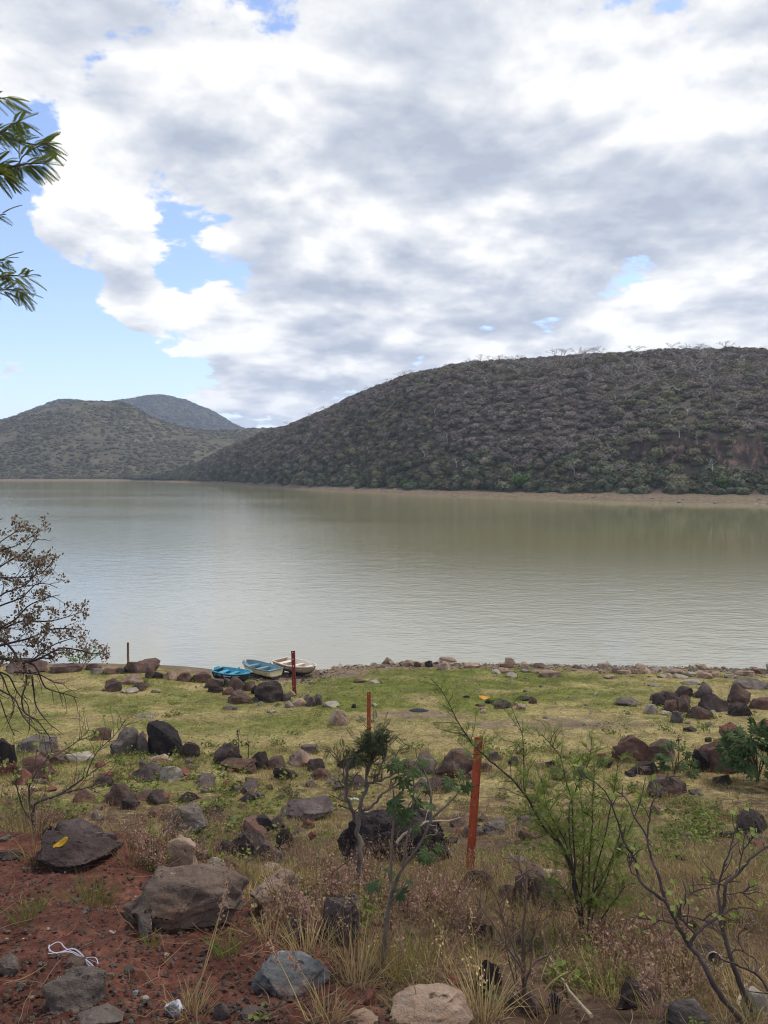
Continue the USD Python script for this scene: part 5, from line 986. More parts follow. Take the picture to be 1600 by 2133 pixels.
for k, (line, lb) in enumerate([([(415, 2060), (440, 1960), (468, 1870), (482, 1800)], 'long dry grass stalk rising in front of the great boulder'), ([(392, 2090), (430, 2010), (452, 1930), (470, 1840)], 'second long stalk crossing the great boulder, left of the other'), ([(640, 2133), (600, 2040), (570, 1980), (562, 1955)], 'long straw stalk leaning left across the blue grey rock'),
                               ([(690, 2140), (650, 2060), (610, 2000), (600, 1985)], 'long straw stalk right of the one leaning across the blue grey rock'), ([(660, 1960), (664, 1900), (670, 1830), (676, 1770)], 'tall straw stalk standing left of the grey barked tree'), ([(672, 1960), (672, 1890), (668, 1820), (664, 1780)], 'second tall straw stalk beside the grey barked tree'),
                               ([(880, 2130), (862, 2050), (838, 1970), (822, 1925)], 'yellow straw stalk leaning across the castor trunk'), ([(925, 2030), (925, 1985), (922, 1950), (905, 1952)], 'reddish stalk with a bent tip right of the castor plant'), ([(1140, 2120), (1128, 2080), (1120, 2050), (1112, 2020)], 'pale feathery stalk in front of the bare twig shrub')]):
    q0 = at(*line[0]); d0 = q0[1]; pts = [pix(a, b, d0 + .03 * i) for i, (a, b) in enumerate(line)]; pts[0] = q0
    x = thing('grass_stalk', lb, 'grass stalk', q0)
    ln = smooth_line(np.array(pts) - q0, 3); part(x, 'stem', tube(ln, np.linspace(.0034, .0018, len(ln)), 5), M['straw'])
    rg = np.random.default_rng(k); n_ = 40; i = rg.uniform(.72, 1.0, n_) * (len(ln) - 1); c = np.array([ln[int(a)] * (1 - a % 1) + ln[min(int(a) + 1, len(ln) - 1)] * (a % 1) for a in i]) + rg.normal(0, .012, (n_, 3)); nn = rg.normal(size=(n_, 3)); nn /= np.linalg.norm(nn, axis=1, keepdims=True)
    if k not in (7,): part(x, 'seed_head', quads(c, nn, rg.uniform(.006, .013, n_), rg), M['pink_weed'])

# ---------------------------------------------------------------- bushes and trees
def stamp(tv, tf, pos, xd, up, s):
    """Copies of a small mesh: its x axis along xd, its z axis near up."""
    xd = xd / (np.linalg.norm(xd, axis=1, keepdims=True) + 1e-9); yd = np.cross(up, xd); yd /= np.linalg.norm(yd, axis=1, keepdims=True) + 1e-9; zd = np.cross(xd, yd)
    s = np.broadcast_to(s, (len(pos),))[:, None, None]
    v = pos[:, None] + s * (tv[None, :, 0:1] * xd[:, None] + tv[None, :, 1:2] * yd[:, None] + tv[None, :, 2:3] * zd[:, None])
    return v.reshape(-1, 3), (np.asarray(tf)[None] + (np.arange(len(pos)) * len(tv))[:, None, None]).reshape(-1, 3)

def feather(pairs, wid=.26, leaf=.16, droop=.15, alt=.05):
    """A pinnate leaf of unit length along x: a rachis with pairs of leaflets."""
    v, f = [], []
    for k in range(pairs):
        t = .12 + .88 * k / pairs; sz = math.sin(math.pi * (.18 + .78 * t)) ** .6; b = np.array([t, 0, -droop * t * t])
        for sg in (-1, 1):
            tip = b + [leaf * .55, sg * wid * sz, .03 - droop * .3]; n = len(v); w = leaf * .26
            v += [b, b + (tip - b) * .5 + [-w, 0, .012], tip, b + (tip - b) * .5 + [w, 0, .012]]; f += [[n, n + 1, n + 2], [n, n + 2, n + 3]]
    n = len(v); v += [[0, .006, 0], [0, -.006, 0], [1, 0, -droop]]; f.append([n, n + 1, n + 2])
    return np.array(v, float), np.array(f)

def side_twigs(line, n, lo, hi, rg, t0=.15, up=.35, spread=.9, curl=.25, r=.003):
    out = []
    L = np.r_[0, np.cumsum(np.linalg.norm(np.diff(line, axis=0), axis=1))]
    for t in rg.uniform(t0, 1.0, n):
        s = t * L[-1]; i = min(int(np.searchsorted(L, s)), len(line) - 1); i = max(i, 1)
        b = line[i - 1] + (line[i] - line[i - 1]) * ((s - L[i - 1]) / max(L[i] - L[i - 1], 1e-6)); tg = line[i] - line[i - 1]; tg = tg / (np.linalg.norm(tg) + 1e-9)
        w = rg.normal(size=3); w -= tg * (w @ tg); w /= np.linalg.norm(w) + 1e-9
        d = tg * .75 + w * spread + np.array([0, 0, up]); d /= np.linalg.norm(d); ln = rg.uniform(lo, hi) * (1.1 - .45 * t)
        p = [b]
        for _ in range(3):
            p.append(p[-1] + d * ln / 3); d = d + rg.normal(0, curl, 3); d /= np.linalg.norm(d)
        out.append(np.array(p))
    return out

def leaves_on(lines, per, s0, s1, rg, tmpl, t0=.25, tipbias=False):
    pos, xd, up = [], [], []
    for ln in lines:
        L = len(ln) - 1
        for t in (rg.uniform(t0, 1, per) if not tipbias else 1 - rg.random(per) ** 2 * .35):
            i = min(int(t * L), L - 1); b = ln[i] + (ln[i + 1] - ln[i]) * (t * L - i); tg = ln[i + 1] - ln[i]; tg = tg / (np.linalg.norm(tg) + 1e-9)
            w = rg.normal(size=3); d = tg * .4 + w / np.linalg.norm(w) + [0, 0, .25]; pos.append(b); xd.append(d); up.append(rg.normal(0, .5, 3) + [0, 0, 1])
    return stamp(*tmpl, np.array(pos), np.array(xd), np.array(up), rg.uniform(s0, s1, len(pos)))

def from_px(line, d, rg, jitter=.0, slope=0.0, origin=None):
    """A limb traced as (px, py), set at depth d with its own depth wander."""
    n = len(line); w = np.cumsum(rg.normal(0, jitter, n)); w -= w[0]
    return np.array([pix(a, b, d + slope * i / max(n - 1, 1) + w[i]) for i, (a, b) in enumerate(line)])

# the leafless tree at the left edge
def left_tree():
    rg = np.random.default_rng(101); d = 13.0; root = at(-165, 1800); root = np.array([pix(-165, 1700, d)[0], d, 0]); root[2] = float(g(root[0], root[1])) - .1
    x = thing('bare_shrub_tree', 'leafless dark tree leaning in from the left edge with tufts of dry brown leaves', 'tree', root)
    fork = pix(-120, 1420, d) - root
    trunk = smooth_line([[0, 0, 0], fork * .35 + [.12, .05, 0], fork * .7 + [-.05, 0, 0], fork], 4)
    limbs_px = [[(-120, 1420), (-60, 1330), (0, 1332), (24, 1351), (48, 1382), (84, 1363), (110, 1344), (143, 1332), (177, 1323)], [(-120, 1420), (-60, 1350), (0, 1309), (31, 1291), (62, 1260), (96, 1246), (125, 1239)], [(-120, 1420), (-50, 1330), (0, 1313), (48, 1294), (100, 1294), (143, 1284), (177, 1272)],
                [(-120, 1420), (-90, 1280), (0, 1203), (31, 1204), (72, 1200), (115, 1160)], [(-120, 1420), (-80, 1240), (0, 1181), (24, 1165), (48, 1153), (70, 1125)], [(-120, 1420), (-90, 1220), (0, 1129), (22, 1115), (43, 1100)], [(-120, 1420), (-80, 1220), (0, 1146), (31, 1138), (55, 1124), (79, 1110)],
                [(-120, 1420), (-90, 1180), (-40, 1110), (5, 1080)], [(-60, 1340), (0, 1370), (60, 1378), (134, 1350), (167, 1355), (198, 1362), (217, 1353)], [(-120, 1420), (-60, 1300), (0, 1262), (45, 1245), (80, 1215), (120, 1225)], [(-120, 1420), (-60, 1370), (0, 1345), (60, 1330), (110, 1310), (160, 1312)], [(-100, 1400), (-40, 1280), (10, 1235), (50, 1220), (85, 1180)],
                [(48, 1382), (55, 1421), (45, 1457), (50, 1483), (79, 1502), (108, 1543)], [(60, 1395), (67, 1409), (72, 1457), (96, 1500), (112, 1516)], [(50, 1378), (70, 1385), (96, 1433), (134, 1445), (163, 1454)], [(-60, 1390), (0, 1404), (14, 1433), (29, 1466), (20, 1500)], [(-80, 1400), (0, 1457), (12, 1492), (31, 1533)], [(-60, 1395), (20, 1410), (35, 1440), (60, 1475), (62, 1520)], [(30, 1400), (80, 1405), (110, 1420), (135, 1425)], [(-40, 1420), (5, 1440), (30, 1455), (48, 1492), (88, 1530)]]
    low_, twigs, tips = [tube(trunk, np.linspace(.13, .085, len(trunk)), 8)], [], []
    for k, l in enumerate(limbs_px):
        ln = smooth_line(from_px(l, d, rg, .10) - root, 4); r0 = .034 if k < 12 else .018
        low_.append(tube(ln, np.linspace(r0, .006, len(ln)), 6))
        sec = side_twigs(ln, 14 if k < 12 else 7, .18, .62, rg, .28, .12 if k < 12 else -.25, .8, .28)
        for s in sec:
            twigs.append(tube(s, np.linspace(.0065, .003, len(s)), 4))
            if k < 12:
                for q in side_twigs(s, 2, .10, .28, rg, .3, .2): twigs.append(tube(q, [.004, .0035, .003, .0024], 3)); tips.append(q[-1])
                tips.append(s[-1])
        if k < 12: tips.append(ln[-1])
    part(x, 'trunk', join(low_), M['bark_dark'], smooth=60); part(x, 'twigs', join(twigs), M['bark_dark'])
    tips = np.array(tips); tips = tips[rg.random(len(tips)) < .62]; ms = []
    for t in tips:
        n = 20; c = t + rg.normal(0, .042, (n, 3)) + [0, 0, .02]; nn = rg.normal(0, 1, (n, 3)); nn /= np.linalg.norm(nn, axis=1, keepdims=True); ms.append(quads(c, nn, rg.uniform(.012, .036, n), rg, 1.2))
    part(x, 'leaf_tufts', join(ms), M['pods'])
left_tree()

# the feathery tree overhead at the left: its trunk stands just outside the picture
def overhead_tree():
    rg = np.random.default_rng(102); d = 3.7; root = np.array([-2.9, d + .3, 0]); root[2] = float(g(root[0], root[1])) - .1
    x = thing('feathery_tree', 'tree with feathery green leaves reaching in at the top left', 'tree', root)
    top = pix(-420, 40, d) - root
    trunk = smooth_line([[0, 0, 0], top * .33 + [.12, 0, 0], top * .66 + [-.08, 0, 0], top], 4); part(x, 'trunk', tube(trunk, np.linspace(.13, .05, len(trunk)), 9), M['bark_brown'], smooth=60)
    paths = [[(-390, 420), (-150, 300), (0, 290), (36, 292), (68, 301), (100, 298)], [(-400, 520), (-150, 360), (0, 341), (20, 347), (45, 329), (58, 315), (88, 303)], [(-60, 345), (20, 347), (58, 341), (92, 340)], [(-390, 350), (-120, 300), (0, 277), (22, 263), (44, 250)], [(-120, 370), (-40, 362), (0, 362), (14, 364)], [(-400, 690), (-150, 590), (0, 575), (34, 574), (60, 577)], [(-380, 720), (-120, 610), (0, 604), (22, 603), (42, 608)], [(-380, 560), (-120, 460), (-10, 450), (12, 446)], [(-380, 300), (-100, 220), (-10, 206), (14, 203)], [(-150, 592), (-20, 545), (6, 546)]]
    limbs = []
    tm = feather(15, .26, .14, .25)
    for k, l in enumerate(paths):
        ln = smooth_line(from_px(l, d, rg, .06) - root, 4); limbs.append(tube(ln, np.linspace(.014 if k < 2 or k in (3, 5) else .008, .0022, len(ln)), 6))
        n = (40, 34, 18, 32, 14, 20, 24, 10, 18, 10)[k]
        for t in np.sort(1 - rg.random(n) ** 1.3 * .34):
            i = min(int(t * (len(ln) - 1)), len(ln) - 2); b = ln[i] + (ln[i + 1] - ln[i]) * (t * (len(ln) - 1) - i); tg = ln[i + 1] - ln[i]; tg /= np.linalg.norm(tg)
            w = np.array([tg[0] * .3, rg.normal(0, .6), rg.normal(-.15, .6)]); w /= np.linalg.norm(w)
            d_ = tg * rg.uniform(.5, 1.0) + w * .75
            part(x, 'leaf', stamp(*tm, b[None], d_[None], np.array([[rg.normal(0, .35), -.35 + rg.normal(0, .3), 1.0]]), rg.uniform(.075, .125)), M['leaf_over'])
    part(x, 'branches', join(limbs), M['bark_brown'], smooth=60)
overhead_tree()

# the green thorn bush in the right foreground
def thorn_bush():
    rg = np.random.default_rng(103); root = at(1224, 1965); d = root[1]; x = thing('thorn_bush', 'tall airy green thorn bush with feathery leaves in the right foreground', 'bush', root - [0, 0, .03])
    o = root - [0, 0, .03]
    stems = [([(1217, 1961), (1206, 1903), (1199, 1860), (1187, 1802), (1163, 1751), (1146, 1740), (1122, 1705), (1097, 1660), (1060, 1617), (1035, 1597), (1010, 1575), (985, 1550), (967, 1525), (947, 1490), (937, 1467), (910, 1427), (898, 1416)], .016, .0, 34), ([(1219, 1960), (1214, 1927), (1212, 1894), (1234, 1864), (1257, 1826), (1272, 1796), (1285, 1760), (1296, 1700)], .012, .2, 16), ([(1231, 1965), (1226, 1900), (1227, 1796), (1232, 1740), (1235, 1660), (1238, 1590)], .010, .1, 18),
             ([(1190, 1810), (1150, 1730), (1110, 1680), (1092, 1650), (1092, 1590), (1087, 1527), (1077, 1497), (1060, 1462)], .007, .1, 20), ([(1200, 1860), (1195, 1750), (1190, 1665), (1180, 1627), (1170, 1585), (1147, 1550), (1128, 1528)], .008, -.2, 20), ([(1214, 1900), (1190, 1780), (1185, 1700), (1200, 1640), (1225, 1590), (1232, 1535)], .008, .3, 20), ([(1224, 1950), (1250, 1860), (1300, 1750), (1330, 1680), (1345, 1620)], .009, .3, 16), ([(1224, 1950), (1235, 1850), (1265, 1720), (1280, 1640), (1290, 1580)], .008, -.3, 18),
             ([(1215, 1940), (1190, 1880), (1165, 1840), (1140, 1830)], .007, .0, 10), ([(1224, 1955), (1270, 1890), (1300, 1850), (1325, 1840)], .007, -.2, 12), ([(1200, 1870), (1180, 1760), (1140, 1680), (1130, 1620)], .007, -.3, 18), ([(1222, 1960), (1180, 1990), (1150, 1985)], .006, -.2, 10), ([(1222, 1960), (1262, 2000), (1290, 2040)], .005, -.2, 6), ([(1205, 1900), (1215, 1790), (1215, 1700), (1205, 1630)], .007, .3, 18)]
    low_, tw, lv = [], [], []
    tm = feather(7, .30, .16, .2)
    for l, r, sl, nt in stems:
        ln = smooth_line(from_px(l, d, rg, .025, sl) - o, 3, .003, rg); low_.append(tube(ln, np.linspace(r, .0025, len(ln)), 6))
        sec = side_twigs(ln, int(nt * 1.7), .08, .36, rg, .2, .18, 1.25, .4)
        for s in sec: tw.append(tube(s, [.0032, .0028, .0022, .0016], 3))
        lv.append(leaves_on([s for s in sec if rg.random() < .9], 14, .026, .060, rg, tm, .2)); lv.append(leaves_on([ln], nt * 3, .024, .054, rg, tm, .3))
    part(x, 'stems', join(low_), M['bark_dark'], smooth=60); part(x, 'twigs', join(tw), M['bark_brown']); part(x, 'foliage', join(lv), M['leaf_acacia'])
thorn_bush()

def castor_leaf(rg, lobes=8):
    v, f = [[0, 0, 0]], []
    for a in np.linspace(-2.15, 2.15, lobes) + rg.normal(0, .05, lobes):
        L = 1.0 - .28 * (abs(a) / 2.15) ** 1.5 + rg.normal(0, .05); c, s = math.cos(a), math.sin(a); w = .17; dr = rg.uniform(.12, .3)
        n = len(v); m = np.array([c, s]) * .52 * L; sd = np.array([-s, c]) * w
        v += [[*(m + sd), -.02], [*m, .05], [*(m - sd), -.02], [c * L, s * L, -dr]]
        f += [[0, n + 1, n], [0, n + 2, n + 1], [n, n + 1, n + 3], [n + 1, n + 2, n + 3]]
    return np.array(v, float), np.array(f)

def castor(name, label, root, stems, leaf_spots, rg, size, bark, petiole=.12):
    """stems: lines in local metres with radii; leaf_spots: points the petioles grow from, with an outward direction."""
    x = thing(name, label, 'plant', root)
    part(x, 'stem', join([tube(l, np.linspace(r, r * .35, len(l)), 7) for l, r in stems]), M[bark], smooth=60)
    pet = []
    for b, dr in leaf_spots:
        L = petiole * rg.uniform(.6, 1.3); e = b + dr * L + [0, 0, .02]; pet.append(tube([b, b + dr * L * .5 + [0, 0, .03], e], [.0035, .003, .0025], 4))
        dd = dr + [0, 0, -.5] + rg.normal(0, .25, 3)
        part(x, 'leaf', stamp(*castor_leaf(rg), e[None], dd[None], (np.array([0, -.45, .8]) + rg.normal(0, .35, 3))[None], size * rg.uniform(.65, 1.25)), M['leaf_castor'])
    part(x, 'leaf_stalks', join(pet), M['bark_brown'])
    return x

def castor_middle():
    rg = np.random.default_rng(104); root = at(797, 2022); d = root[1]
    ls = [([(797, 2022), (802, 1952), (811, 1882), (825, 1835), (839, 1809), (879, 1753), (898, 1708), (933, 1675), (952, 1655)], .015, .1), ([(814, 1835), (816, 1765), (821, 1694), (818, 1635), (811, 1617)], .009, -.05), ([(898, 1708), (898, 1659), (893, 1628), (879, 1593), (877, 1562)], .008, .1), ([(839, 1809), (845, 1760), (858, 1700), (862, 1640), (858, 1600)], .008, -.1), ([(812, 1880), (830, 1860), (850, 1835)], .008, -.1), ([(800, 1960), (808, 1900), (812, 1850)], .014, .12), ([(879, 1593), (868, 1575), (866, 1556)], .004, 0), ([(898, 1640), (905, 1605), (908, 1590)], .004, 0)]
    stems = [(smooth_line(from_px(l, d, rg, .015, s) - root, 3), r) for l, r, s in ls]
    spots = []
    for px, py in [(805, 1605), (812, 1612), (830, 1615), (838, 1620), (850, 1612), (845, 1632), (858, 1625), (842, 1640), (862, 1650), (855, 1660), (870, 1672), (850, 1690), (835, 1690), (828, 1672), (822, 1690), (815, 1688), (838, 1712), (842, 1700), (868, 1690), (895, 1690), (890, 1745), (905, 1790), (912, 1800), (895, 1780), (885, 1805), (870, 1770), (800, 1840), (805, 1872), (795, 1865), (835, 1860), (842, 1875), (850, 1890), (820, 1715), (868, 1730), (945, 1655), (935, 1640), (955, 1635), (960, 1650), (862, 1605), (878, 1618), (872, 1600), (950, 1668)]:
        b = pix(px, py - 10, d + rg.uniform(-.15, .15)) - root; a = rg.uniform(0, 6.28); spots.append((b, np.array([math.cos(a), math.sin(a), .1])))
    x = castor('castor_plant', 'leggy castor plant with star shaped leaves at the middle of the foreground', root, stems, spots, rg, .068, 'bark_grey', .05)
castor_middle()

def castor_bush(label, px, py, wpx, hpx, n, rg, size, spread=1.0, dd=0.0):
    root = at(px, py); k = root[1] / F; W, H = wpx * k, hpx * k; stems, spots = [], []
    for _ in range(max(4, n // 14)):
        a = rg.uniform(0, 6.28); e = np.array([math.cos(a) * W * .32, math.sin(a) * W * .32, H * rg.uniform(.55, .9)]); stems.append((smooth_line([[0, 0, -.05], e * [.3, .3, .55], e], 3), .02))
    for _ in range(n):
        p = rg.normal(size=3); p[2] = abs(p[2]) * 1.1 - .15; p /= np.linalg.norm(p); r = rg.uniform(.62, 1.0); b = np.array([p[0] * W / 2 * r, p[1] * W / 2 * r, H * .38 + p[2] * H * .58 * r]); spots.append((b, p))
    return castor('castor_bush', label, root, stems, spots, rg, size, 'bark_brown', .16)
castor_bush('big dense blue green castor bush at the right frame edge', 1578, 1632, 128, 122, 150, np.random.default_rng(105), .23)
castor_bush('small castor plant with a dead flower spike beside the pair of brown boulders', 1405, 1612, 62, 58, 26, np.random.default_rng(106), .19)

def spike(px0, py0, px1, py1, label):
    b = at(px0, py0); t = pix(px1, py1, b[1]); rg = np.random.default_rng(int(px0)); ln = smooth_line([b, (b + t) / 2 + [.02, 0, 0], t], 3) - b
    x = thing('dead_stalk', label, 'dry stalk', b); part(x, 'stem', tube(ln, np.linspace(.016, .008, len(ln)), 5), M['bark_dark'])
    k = 26; c = ln[-1] - [0, 0, .06] + rg.normal(0, .03, (k, 3)) * [1, 1, 1.8]; nn = rg.normal(size=(k, 3)); nn /= np.linalg.norm(nn, axis=1, keepdims=True); part(x, 'seed_head', quads(c, nn, .03, rg), M['bark_dark'])
spike(1413, 1590, 1413, 1536, 'dark dead flower spike rising right of the pair of brown boulders'); spike(516, 1585, 517, 1544, 'dark dead flower spike behind the row of rocks'); spike(497, 1575, 495, 1522, 'thin dry stalk beside the dead flower spike in the rock row')

# the small grey barked tree in the middle
def grey_tree():
    rg = np.random.default_rng(107); root = at(752, 1872); d = root[1]; o = root - [0, 0, .05]
    x = thing('grey_tree', 'small grey barked tree with a few dark feathery tufts left of the castor plant', 'tree', o)
    ls = [([(753, 1876), (748, 1842), (750, 1788), (746, 1729), (727, 1671), (720, 1643), (722, 1610), (740, 1578), (757, 1556), (774, 1540)], .027, .2), ([(746, 1718), (755, 1661), (767, 1635), (797, 1624), (830, 1605)], .02, .1), ([(755, 1690), (770, 1682), (793, 1659), (835, 1631)], .013, -.1), ([(748, 1842), (772, 1838), (787, 1834)], .012, .1), ([(760, 1640), (768, 1600), (780, 1570), (790, 1548)], .012, .1), ([(722, 1640), (715, 1610), (720, 1580)], .008, 0), ([(750, 1775), (736, 1790)], .008, 0), ([(767, 1635), (762, 1610), (770, 1585)], .008, 0), ([(780, 1625), (800, 1590), (805, 1560)], .008, .1)]
    stems, tw, tops = [], [], []
    for l, r, s in ls:
        ln = smooth_line(from_px(l, d, rg, .03, s) - o, 4, .006, rg); stems.append(tube(ln, np.linspace(r, max(r * .3, .005), len(ln)), 7))
        sec = side_twigs(ln, 7, .12, .34, rg, .5, .35); tops += sec; tw += [tube(s_, [.006, .005, .004, .003], 4) for s_ in sec]
    up = [s for s in tops if (root + s[-1])[2] > pix(770, 1600, d)[2]]
    part(x, 'trunk', join(stems), M['bark_grey'], smooth=60); part(x, 'twigs', join(tw), M['bark_brown'])
    c = from_px([(770, 1552), (782, 1548), (792, 1558), (764, 1566), (776, 1562), (758, 1574), (745, 1585), (786, 1540)], d + .2, rg, .05) - o
    dense = [np.array([q, q + rg.normal(0, .05, 3) + [0, 0, .03], q + rg.normal(0, .10, 3) + [0, 0, .05]]) for q in c for _ in range(7)]
    part(x, 'foliage', join([leaves_on(up, 5, .05, .10, rg, feather(9, .28, .14, .2)), leaves_on(dense, 5, .06, .11, rg, feather(9, .28, .14, .2), 0)]), M['leaf_dark'])
grey_tree()

# leafless saplings and shrubs
def sapling(name, label, d, root, limbs, mt, rg, twigs=8, tl=(.06, .2), leaf=None, per=0, ls=(.012, .03), cat='sapling', foot=True, jit=.02):
    x = thing(name, label, cat, root); st, tw, tp = [], [], []
    for l, r0, r1, sl in limbs:
        pts = from_px(l, d, rg, jit, sl) - root; ln = smooth_line(pts, 4, .002, rg); st.append(tube(ln, np.linspace(r0, r1, len(ln)), 7))
        sec = side_twigs(ln, twigs, tl[0], tl[1], rg, .3, .15, .8, .3); tw += [tube(s, [.0034, .003, .0024, .0016], 4) for s in sec]; tp += sec
    part(x, 'stems', join(st), M[mt], smooth=60)
    for t_ in tw: part(x, 'twig', t_, M[mt])
    if leaf and per:
        c = np.vstack([s[-1] + rg.normal(0, .02, (per, 3)) for s in tp if rg.random() < .5]); nn = rg.normal(0, .6, c.shape) + [0, -.3, .7]; nn /= np.linalg.norm(nn, axis=1, keepdims=True)
        part(x, 'leaves', quads(c, nn, rg.uniform(ls[0], ls[1], len(c)), rg, 1.3), M[leaf])
    return x
rg = np.random.default_rng(108); b = at(1585, 2150); d = 3.55
root = pix(1572, 2170, d); root[2] = float(g(root[0], root[1])) - .03
sapling('forked_sapling', 'dark purple brown sapling with long bare forks at the right foreground', d, root,
        [([(1572, 2170), (1550, 2133), (1505, 2077), (1483, 2043), (1460, 2000), (1438, 1971), (1402, 1906), (1384, 1870), (1370, 1816), (1360, 1795), (1347, 1745), (1317, 1692), (1310, 1672), (1285, 1650)], .017, .003, .5), ([(1352, 1770), (1350, 1745), (1360, 1672), (1377, 1650), (1390, 1620), (1407, 1617), (1420, 1620)], .005, .0018, .1), ([(1384, 1874), (1352, 1852), (1330, 1827), (1325, 1797), (1307, 1767), (1282, 1697), (1265, 1655), (1247, 1635), (1220, 1620), (1206, 1627)], .008, .0018, .1), ([(1330, 1827), (1314, 1816), (1312, 1780)], .004, .002, 0),
         ([(1438, 1971), (1449, 1946), (1483, 1919), (1510, 1901), (1537, 1890), (1555, 1892)], .009, .003, .1), ([(1449, 1946), (1420, 1915), (1406, 1897)], .006, .003, .0), ([(1412, 1907), (1420, 1880), (1438, 1862), (1466, 1852)], .004, .0015, .1), ([(1420, 1935), (1390, 1920), (1350, 1915), (1310, 1910)], .004, .0015, .1), ([(1410, 1908), (1450, 1912), (1480, 1920), (1500, 1930)], .004, .0016, -.1)], 'bark_dark', rg, 7, (.04, .16), 'leaf_lime', 3, (.010, .020))
rg = np.random.default_rng(109); root = pix(1596, 2160, d + .1); root[2] = float(g(root[0], root[1])) - .03
sapling('forked_sapling', 'second dark sapling at the right edge, forking below the red stone', d + .1, root,
        [([(1596, 2160), (1580, 2133), (1564, 2100), (1539, 2045), (1521, 1989), (1508, 1944), (1501, 1915), (1510, 1881), (1511, 1845), (1541, 1816), (1573, 1780), (1600, 1765)], .017, .005, .3), ([(1511, 1845), (1487, 1836), (1465, 1825)], .004, .0018, .1), ([(1501, 1910), (1499, 1880), (1498, 1838), (1517, 1780), (1535, 1720), (1545, 1690)], .007, .0018, .15), ([(1541, 1816), (1550, 1770), (1575, 1740)], .004, .0016, 0), ([(1511, 1862), (1545, 1858), (1590, 1850)], .003, .0012, 0)], 'bark_dark', rg, 6, (.04, .16), 'leaf_lime', 3, (.010, .020))
rg = np.random.default_rng(110); root = pix(1640, 2110, d - .1); root[2] = float(g(root[0], root[1])) - .03
sapling('forked_sapling', 'thin bare branch reaching left from the right frame edge over the white cup', d - .1, root, [([(1640, 2160), (1620, 2090), (1600, 2063), (1573, 2027), (1537, 2012), (1487, 1991)], .010, .003, .2), ([(1573, 2027), (1575, 2000), (1550, 1982), (1535, 1951)], .005, .0016, .1)], 'bark_dark', rg, 4, (.04, .12))
rg = np.random.default_rng(111); root = at(1081, 2100); d = root[1]; root = root - [0, 0, .02]
sapling('bare_shrub', 'leafless reddish brown twig shrub left of the black bag', d, root,
        [([(1081, 2098), (1092, 2059), (1090, 1965), (1094, 1890), (1097, 1815), (1116, 1789)], .014, .003, .2), ([(1090, 2021), (1052, 1965), (1015, 1909), (1000, 1886), (1003, 1850)], .007, .0015, .1), ([(1088, 2012), (1060, 1950), (1043, 1895), (1020, 1840), (1005, 1800)], .006, .0015, .2), ([(1094, 2050), (1124, 1997), (1150, 1988), (1180, 1975)], .007, .0015, .1), ([(1092, 1950), (1110, 1915), (1130, 1890)], .004, .0015, 0), ([(1088, 1935), (1060, 1955), (1030, 1970), (1010, 1965)], .004, .0015, 0), ([(1096, 1850), (1085, 1810), (1075, 1780)], .004, .0015, 0), ([(1085, 2080), (1060, 2000), (1050, 1940), (1040, 1890)], .005, .0015, -.1), ([(1086, 2085), (1105, 2010), (1112, 1950), (1130, 1900)], .004, .0015, .1), ([(1083, 2090), (1075, 2020), (1070, 1950), (1066, 1880)], .004, .0015, .1)], 'bark_brown', rg, 8, (.05, .17))
rg = np.random.default_rng(112); root = at(70, 1770); d = root[1] + 1.2; root = pix(75, 1745, d); root[2] = float(g(root[0], root[1])) - .03
sapling('leafy_shrub', 'thin dark branched shrub with small yellow green leaves at the left', d, root,
        [([(75, 1745), (70, 1680), (120, 1657), (140, 1645), (180, 1617), (205, 1600), (230, 1585)], .016, .004, .3), ([(120, 1657), (150, 1648), (190, 1638), (220, 1625)], .008, .003, .1), ([(72, 1720), (60, 1650), (75, 1610), (95, 1585), (110, 1560)], .012, .003, -.1), ([(72, 1720), (40, 1660), (30, 1620), (20, 1590)], .01, .003, 0), ([(180, 1617), (200, 1570), (240, 1530), (262, 1500)], .006, .0025, .2), ([(95, 1585), (130, 1565), (160, 1545), (185, 1520)], .006, .0025, .2)], 'bark_dark', rg, 12, (.15, .45), 'leaf_lime', 5, (.012, .028), 'shrub', jit=.05)
rg = np.random.default_rng(113); root = at(168, 1392); d = root[1]
x = thing('green_shrub', 'small bright green leafy shrub at the water behind the bare left tree', 'shrub', root)
st = [np.array([[0, 0, -.05], [a * .2, b_ * .2, .4], [a * .42, b_ * .42, .85]]) for a, b_ in rg.normal(0, 1, (9, 2))]
part(x, 'stems', join([tube(smooth_line(s_, 3), .015, 4) for s_ in st]), M['bark_brown']); c = np.vstack([s_[1] + (s_[2] - s_[1]) * rg.uniform(0, 1.2, (26, 1)) + rg.normal(0, .07, (26, 3)) for s_ in st]); nn = rg.normal(size=c.shape); nn /= np.linalg.norm(nn, axis=1, keepdims=True); part(x, 'foliage', quads(c, nn, rg.uniform(.03, .07, len(c)), rg, 1.4), M['leaf_acacia'])
def stick(label, px, r, mt, lift=.04, fork=None):
    a, b_ = at(*px[0]), at(*px[-1]); pts = [pix(p_[0], p_[1], a[1] + (b_[1] - a[1]) * i / (len(px) - 1)) for i, p_ in enumerate(px)]
    pts = [np.array([q[0], q[1], max(q[2], float(g(q[0], q[1])) + lift)]) for q in pts]; x = thing('fallen_stick', label, 'stick', a)
    ln = smooth_line(np.array(pts) - a, 3, .003, np.random.default_rng(int(px[0][0]))); part(x, 'branch', tube(ln, np.linspace(r, r * .4, len(ln)), 6), M[mt], smooth=60)
    sd_ = side_twigs(ln, 4, .06, .16, np.random.default_rng(int(px[0][1])), .2, .1); [part(x, 'twig', tube(s_, r * .22, 4), M[mt]) for s_ in sd_]
stick('pale fallen stick lying behind the black bag', [(1232, 2133), (1187, 2077), (1156, 2029), (1139, 1993), (1129, 1946)], .010, 'stick')
stick('pale dead branch lying in the bottom right corner', [(1535, 2120), (1545, 2090), (1570, 2060), (1590, 2030)], .010, 'stick', .06)
